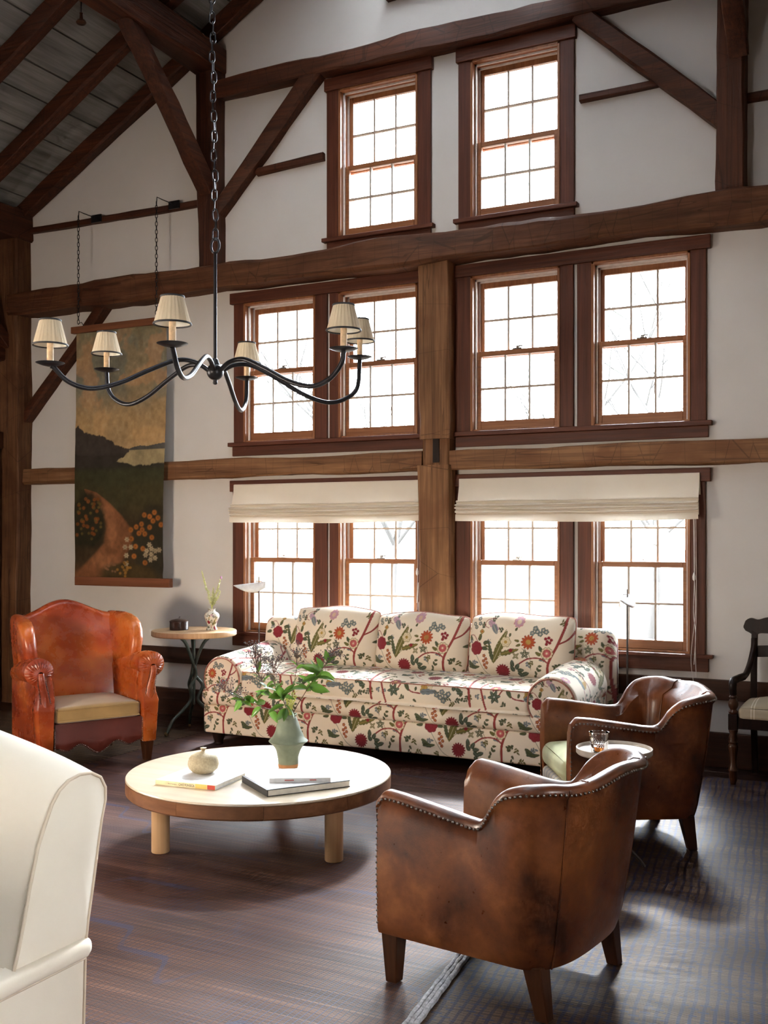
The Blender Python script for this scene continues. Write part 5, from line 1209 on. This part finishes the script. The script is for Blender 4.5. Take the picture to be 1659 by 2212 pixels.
for k in range(6):
    phi = math.radians(-4 + 60*k); d = RT*math.sin(phi) - FW*math.cos(phi); R = .78; pz = TZH[k]-HZ-.012
    pts = catmull([d*.035 + Vector((0,0,.006)), d*.10+Vector((0,0,.040)), d*.19+Vector((0,0,.043)), d*.32+Vector((0,0,-.012)), d*.47+Vector((0,0,-.086)), d*.60+Vector((0,0,-.118)), d*.70+Vector((0,0,-.092)), d*.766+Vector((0,0,-.03)), d*R+Vector((0,0,pz-.004))], 8)
    arm = MB().tube(pts, .0115, 10).build('arm', M['iron'], ch, smooth=60)
    c = d*R + Vector((0,0,pz))
    MB().lathe([(.001, -.004), (.016, -.006), (.040, 0), (.064, .009), (.0655, .011), (.063, .012), (.04, .006), (.015, .004), (.001, .004)], 36, tuple(c)).build('drip_pan', M['iron'], arm, smooth=50)
    MB().lathe([(.001, .004), (.0148, .004), (.0150, .06), (.0142, .105), (.001, .106)], 18, tuple(c)).build('candle', M['candle'], arm, smooth=50)
    zb, zt_ = .092, .205; n = 96; P = []
    for q in np.linspace(0, 1, 10):
        rad = .076 + (.046-.076)*q; P.append([(c.x + (rad + .0016*math.cos(a*24))*math.cos(a), c.y + (rad + .0016*math.cos(a*24))*math.sin(a), c.z + zb + (zt_-zb)*q) for a in np.linspace(0, 2*PI, n, endpoint=False)])
    MB().grid(P, cv=True).build('lamp_shade', M['shade'], arm, smooth=180)
    P = [[(c.x + (.0735-.030*q)*math.cos(a), c.y + (.0735-.030*q)*math.sin(a), c.z + zb+.001 + (zt_-zb-.002)*q) for a in np.linspace(0, 2*PI, 48, endpoint=False)] for q in (0, .5, 1)]
    MB().grid(P, cv=True).build('shade_lining', M['shade_in'], arm, smooth=180)
    for rad, zz_ in ((.0775, zb), (.0475, zt_)):
        MB().tube([(c.x+rad*math.cos(a), c.y+rad*math.sin(a), c.z+zz_) for a in np.linspace(0, 2*PI, 40, endpoint=False)], .0044, 6, False, True).build('shade_trim', M['black_trim'], arm, smooth=60)
    MB().tube([c + Vector((0,0,.10)), c + Vector((0,0,zt_-.01)), c + Vector((.045,0,zt_-.004))], .0015, 5).build('shade_holder', M['brass'], arm, smooth=60)

# ------------------------------------------------------------------ painted scroll
so = (-6.04, -.145, 1.065)
sc = thing('hanging_scroll', 'tall painted canvas scroll of a lake and flowers hung on chains', 'painting', so)
x0, x1, z0, z1 = -6.56, -5.55, 1.11, 3.26
n, m = 240, 500; u, v = np.meshgrid(np.linspace(0, 1, n), np.linspace(0, 1, m), indexing='ij')
def to_img(px, py): return (px-130)/700., 1-(py-230)/1845.
def paint_scroll(u, v):
    c = np.zeros(u.shape+(3,)); A = lambda t: np.array(t)
    def lay(k, col): nonlocal c; k = np.clip(k, 0, 1)[..., None]; c = c*(1-k) + (A(col) if not isinstance(col, np.ndarray) else col)*k
    n1 = fbm(u*4, v*9, 5, 1); n2 = fbm(u*7+3, v*14, 4, 9); n3 = fbm(u*30, v*60, 3, 4)
    lay(np.ones_like(u), (.27,.205,.115)); lay(smoothstep(.42,.55,n1)*.75, (.17,.175,.135)); lay(smoothstep(.48,.6,n2)*.6, (.40,.215,.10)); lay(smoothstep(.78,.62,v)*.8, (.46,.285,.125))
    lay(smoothstep(.92,1.0,v)*.4, (.2,.2,.12)); lay(smoothstep(.55,.7,n3)*.18, (.35,.30,.2))
    Y = 230 + (1-v)*1845; X = 130 + u*700
    hill = np.interp(X, [130,150,200,260,330,380,440,500,545,560], [950,945,985,1005,1015,1045,1085,1105,1115,1140]) + 8*(n3-.45)*4
    far = np.interp(X, [520,580,640,700,760,830], [1135,1112,1102,1108,1098,1088])
    lay((Y > far)*(X > 520)*1.0, (.075,.068,.060)); lay(smoothstep(1128,1136,Y), (.34,.265,.14)); lb_ = np.interp(Y, [940,1110,1130,1150,1165,1180,1195,1215,1240], [600,575,552,540,530,500,470,445,430]) + 55*(n3-.45); lay(smoothstep(-5,5,Y-hill)*smoothstep(5,-5,X-lb_), (.045,.034,.028))
    shore = np.interp(X, [130,430,470,540,600,660,720,760,830], [1150,1195,1215,1225,1245,1240,1248,1228,1232]) + 22*(n3-.45)
    lay(smoothstep(-6,6,Y-shore), (.026,.022,.016)); lay(smoothstep(1140,1175,Y)*smoothstep(8,-8,X-lb_)*(Y < 1250), (.03,.023,.018))
    lay(smoothstep(1235,1290,Y)*.9, (.042,.040,.016)); lay(smoothstep(1300,1420,Y)*smoothstep(.35,.55,n1)*.6, (.055,.040,.014)); lay(smoothstep(1450,1700,Y)*.85, (.05,.027,.012))
    pc = np.interp(Y, [1405,1430,1500,1600,1700,1800,1900,2000,2075], [215,260,330,420,480,480,400,330,280]); pw = np.interp(Y, [1405,1430,1500,1600,1700,1800,1900,2000,2075], [8,45,70,85,105,115,130,170,190])
    lay(smoothstep(1.1,.8,np.abs(X-pc)/pw)*(Y > 1405), (.20,.075,.028)); lay(smoothstep(1.0,.5,np.abs(X-pc)/pw)*(Y > 1480)*smoothstep(.4,.6,n2)*.6, (.30,.125,.05))
    lay(smoothstep(1.1,.8,np.hypot((X-215)/175,(Y-1640)/200)+.5*(n2-.45)), (.022,.018,.008)); lay(smoothstep(1.15,.85,np.hypot((X-740)/150,(Y-1820)/270)+.5*(n2-.45)), (.028,.022,.012)); lay(smoothstep(1.15,.85,np.hypot((X-560)/220,(Y-2035)/95)+.5*(n1-.45)), (.055,.032,.010))
    lay(smoothstep(1920,2075,Y)*smoothstep(420,130,X)*.6, (.20,.075,.03))
    rs_ = np.random.default_rng(3)
    def dots(L, r_, col, petals=0):
        for (px, py) in L:
            dx, dy = X-px, Y-py; d = np.hypot(dx, dy); R = r_ if not petals else r_*(.6+.4*np.abs(np.cos(petals*np.arctan2(dy, dx)/2)))
            lay(((R-d)/9+.5)*.85, tuple(q*.8 for q in col)); lay((R*.35-d)/5+.5, tuple(q*.5 for q in col))
    dots([(150+rs_.random()*190, 1450+rs_.random()*300) for _ in range(26)], 13, (.26,.075,.012)); dots([(150+rs_.random()*200, 1450+rs_.random()*330) for _ in range(18)], 10, (.16,.10,.02))
    dots([(682,1600),(725,1612),(762,1583),(790,1622),(752,1643),(660,1665),(725,1688),(618,1685),(640,1730),(686,1735),(742,1760),(815,1670),(580,1770),(612,1825),(600,1895),(685,1940),(665,1705),(575,1705),(670,1840)], 19, (.42,.135,.022))
    dots([(722,1812),(738,1840),(700,1855),(768,1855),(800,1848),(690,1885),(735,1880),(765,1905),(728,1918),(545,1775),(575,1830),(530,1830),(540,1890),(538,1950)], 20, (.52,.40,.24), 6)
    dots([(470+rs_.random()*110, 1930+rs_.random()*120) for _ in range(16)], 9, (.40,.19,.03)); dots([(360+rs_.random()*100, 1940+rs_.random()*80) for _ in range(14)], 7, (.28,.13,.06))
    return c*(.86+.55*(n3-.45)+.5*(n2-.45))[..., None]
cols = np.clip(paint_scroll(u, v), 0, 1).reshape(-1, 3)
edge = .010*(fbm(v*9, u*0+2, 3, 2)-.45)
Xs = x0 + .02 + u*(x1-x0-.04) + edge*(u-.5)*2 + .018*np.clip(.06-v, 0, 1)*(u-.5)*20*.5; Zs = z0 + v*(z1-z0)
Ys = -.142 - .014*np.sin(v*5.2+.6)*(.5+u) - .02*np.exp(-((v-.02)/.03)**2)*(u**4) - .008*np.sin(u*PI*2+v*4)
mesh_obj('canvas', np.stack([Xs, Ys, Zs], -1).reshape(-1, 3)-np.array(so), npgrid(n, m), M['canvas'], sc, 180, 0, cols)
mesh_obj('canvas_back', np.stack([Xs, Ys+.004, Zs], -1)[::12, ::12].reshape(-1, 3)-np.array(so), npgrid(20, 42)[:, ::-1], M['linen'], sc, 180)
M['rail_red'] = wood('red brown rod', (.10, .03, .012), (.24, .085, .035), 'x', 45, .5, .2)
MB().box(-6.575, -5.56, -.165, -.118, 3.235, 3.292).build('top_rail', M['rail_red'], sc, so, smooth=0, bevel=.004)
MB().box(-6.522, -5.503, -.175, -.125, 1.066, 1.14).build('bottom_rail', M['rail_red'], sc, so, smooth=0, bevel=.004)
for xc in (-6.44, -5.60):
    m = MB(); z = 3.315; i = 0
    while z < 4.215:
        ring = [(.009*math.cos(a), 0, .014*math.sin(a) + (.006 if math.sin(a) > 0 else -.006)) for a in np.linspace(0, 2*PI, 12, endpoint=False)]
        a = (i % 2)*PI/2+.4; m.tube([(xc + p[0]*math.cos(a), -.215 + p[0]*math.sin(a), z+p[2]) for p in ring], .0028, 5, False, True); z += .033; i += 1
    m.build('chain', M['iron'], sc, so, smooth=60)
    MB().tube([(xc, -.215, 4.20), (xc+.004, -.213, 4.26), (xc+.02, -.17, 4.25), (xc+.035, -.05, 4.245)], .004, 6).build('hook', M['iron'], sc, so, smooth=60)
    MB().tube([(xc, -.14, 3.285), (xc, -.18, 3.32), (xc, -.215, 3.30)], .003, 6).build('eye_screw', M['iron'], sc, so, smooth=60)
    MB().box(xc+.0, xc+.11, -.062, -.05, 4.20, 4.265).build('hook_plate', M['iron'], sc, so, smooth=0)

# ------------------------------------------------------------------ roman blinds
def blind(label, xa_, xb_, cords):
    bo = ((xa_+xb_)/2, -.07, 1.6); o = thing('roman_blind', label, 'blind', bo, 0, 'roman blinds on the lower windows')
    prof = [(-.048,1.902), (-.056,1.895), (-.066,1.83), (-.086,1.745), (-.076,1.70), (-.076,1.63)]
    top = sm(prof, 6); P = []
    for x in np.linspace(xa_, xb_, 60):
        k = (x-xa_)/(xb_-xa_); s = .006*math.sin(k*17)*math.sin(k*PI) ; P.append([(x, y + s*(1.90-z)*4, z) for y, z in top])
    pan = MB().grid(P).build('top_panel', M['blind'], o, bo, smooth=180)
    fo = [(-.088,1.745), (-.098,1.738), (-.082,1.728), (-.080,1.722), (-.112,1.716), (-.116,1.709), (-.090,1.704), (-.089,1.699), (-.116,1.692), (-.118,1.685), (-.092,1.681), (-.092,1.676), (-.114,1.668), (-.115,1.661), (-.090,1.657), (-.090,1.652), (-.104,1.645), (-.100,1.605), (-.097,1.600)]
    P = []
    for i, x in enumerate(np.linspace(xa_-.012, xb_+.0, 90)):
        k = i/89; sag = .010*math.sin(PI*k)**.6; P.append([(x, y - .004*math.sin(k*23+z*60), z - sag*((1.75-z)/.15) + .0025*math.sin(k*9+z*90)) for y, z in fo])
    MB().grid(P).build('folds', M['blind'], o, bo, smooth=60)
    MB().box(xb_-.002, xb_+.001, -.06, -.0, 1.76, 1.90).box(xa_-.001, xa_+.002, -.06, 0, 1.76, 1.90).build('side_return', M['blind'], o, bo, smooth=0)
    MB().box(xa_+.01, xb_-.01, -.048, -.041, 1.86, 1.90).build('head_rail', M['white_strip'], o, bo, smooth=0)
    m = MB()
    for j, (xc, zb) in enumerate(cords):
        m.tube(catmull([(xc, -.06, 1.62), (xc+.004, -.062, 1.3), (xc-.004+.008*j, -.064, 1.0), (xc+.01-.012*j, -.066, zb+.2), (xc+.004*j, -.066, zb)], 6), .0022, 5)
    m.build('cord', M['white_strip'], o, bo, smooth=60)
    for xc, zb in cords[:1]: MB().lathe([(.002, 0), (.009, .01), (.010, .03), (.004, .055)], 12, (xc-bo[0], -.064-bo[1], 1.20-bo[2])).build('cord_weight', M['cover_white'], o, smooth=50)
    return o
blind('narrower cream roman blind raised over the windows by the scroll', -4.945, -3.283, [(-3.315, .95), (-3.30, .80)])
blind('wider looking cream roman blind past the central post, cord hanging at its end', -2.985, -1.302, [(-1.335, .66), (-1.325, .58), (-1.34, .50)])

# ------------------------------------------------------------------ reading lamps
def reading_lamp(label, x, y, H, dirv, L, wd):
    o = thing('reading_lamp', label, 'floor lamp', (x, y, 0), 0, 'reading lamps behind the sofa')
    MB().lathe([(.001, 0), (.085, 0), (.088, .004), (.086, .012), (.02, .016), (.001, .016)], 32).build('base', M['steelgrey'], o, smooth=50)
    MB().tube([(0, 0, .012), (0, 0, H)], .0065, 10).build('pole', M['steelgrey'], o, smooth=60)
    d = Vector(dirv).normalized(); s = Vector((-d.y, d.x, 0)); P = []
    for i in range(14):
        t = i/13; w = wd*math.sin(PI*min(1, .18+.80*t))**.9*(1.1-.35*t) if t < 1 else .003; dz_ = -.02 - .030*t
        row = []
        for j in range(9):
            a = -1+2*j/8; p = d*(-.05 + L*t) + s*(w*a) + Vector((0, 0, H + .028 + dz_ - .075*abs(a)**1.4*(w/wd))); row.append(tuple(p))
        P.append(row)
    hd = MB().grid(P).build('lamp_head', M['glint'], o, smooth=180); sd = hd.modifiers.new('solid', 'SOLIDIFY'); sd.thickness = .002
    MB().tube([(0, 0, H-.02), (0, 0, H+.045)], .004, 8).build('finial', M['steelgrey'], o, smooth=60)
    MB().tube([(-.03, 0, H+.008), (.03, 0, H+.008)], .003, 6).build('tilt_bar', M['steelgrey'], o, smooth=60)
    return o
reading_lamp('slender reading lamp rising between side table and sofa', -4.665, -.115, 1.125, RT*-1, .25, .05)
reading_lamp('slender reading lamp at the sofa end near the club chairs', -1.735, -.20, 1.10, FW*-.8 - RT*.6, .16, .05)

# ------------------------------------------------------------------ ceiling hook
hk_ = thing('ceiling_hook', 'small turned wooden knob hanging on a wire below the boards', 'hook', (-5.50, -1.19, 5.24))
MB().tube([(0, 0, .02), (0, 0, .17)], .004, 6).build('wire', M['iron'], hk_, smooth=60)
MB().lathe([(.001, -.005), (.030, -.004), (.038, .006), (.034, .018), (.014, .028), (.010, .06), (.012, .075), (.004, .08)], 20).build('knob', M['turned'], hk_, smooth=50)
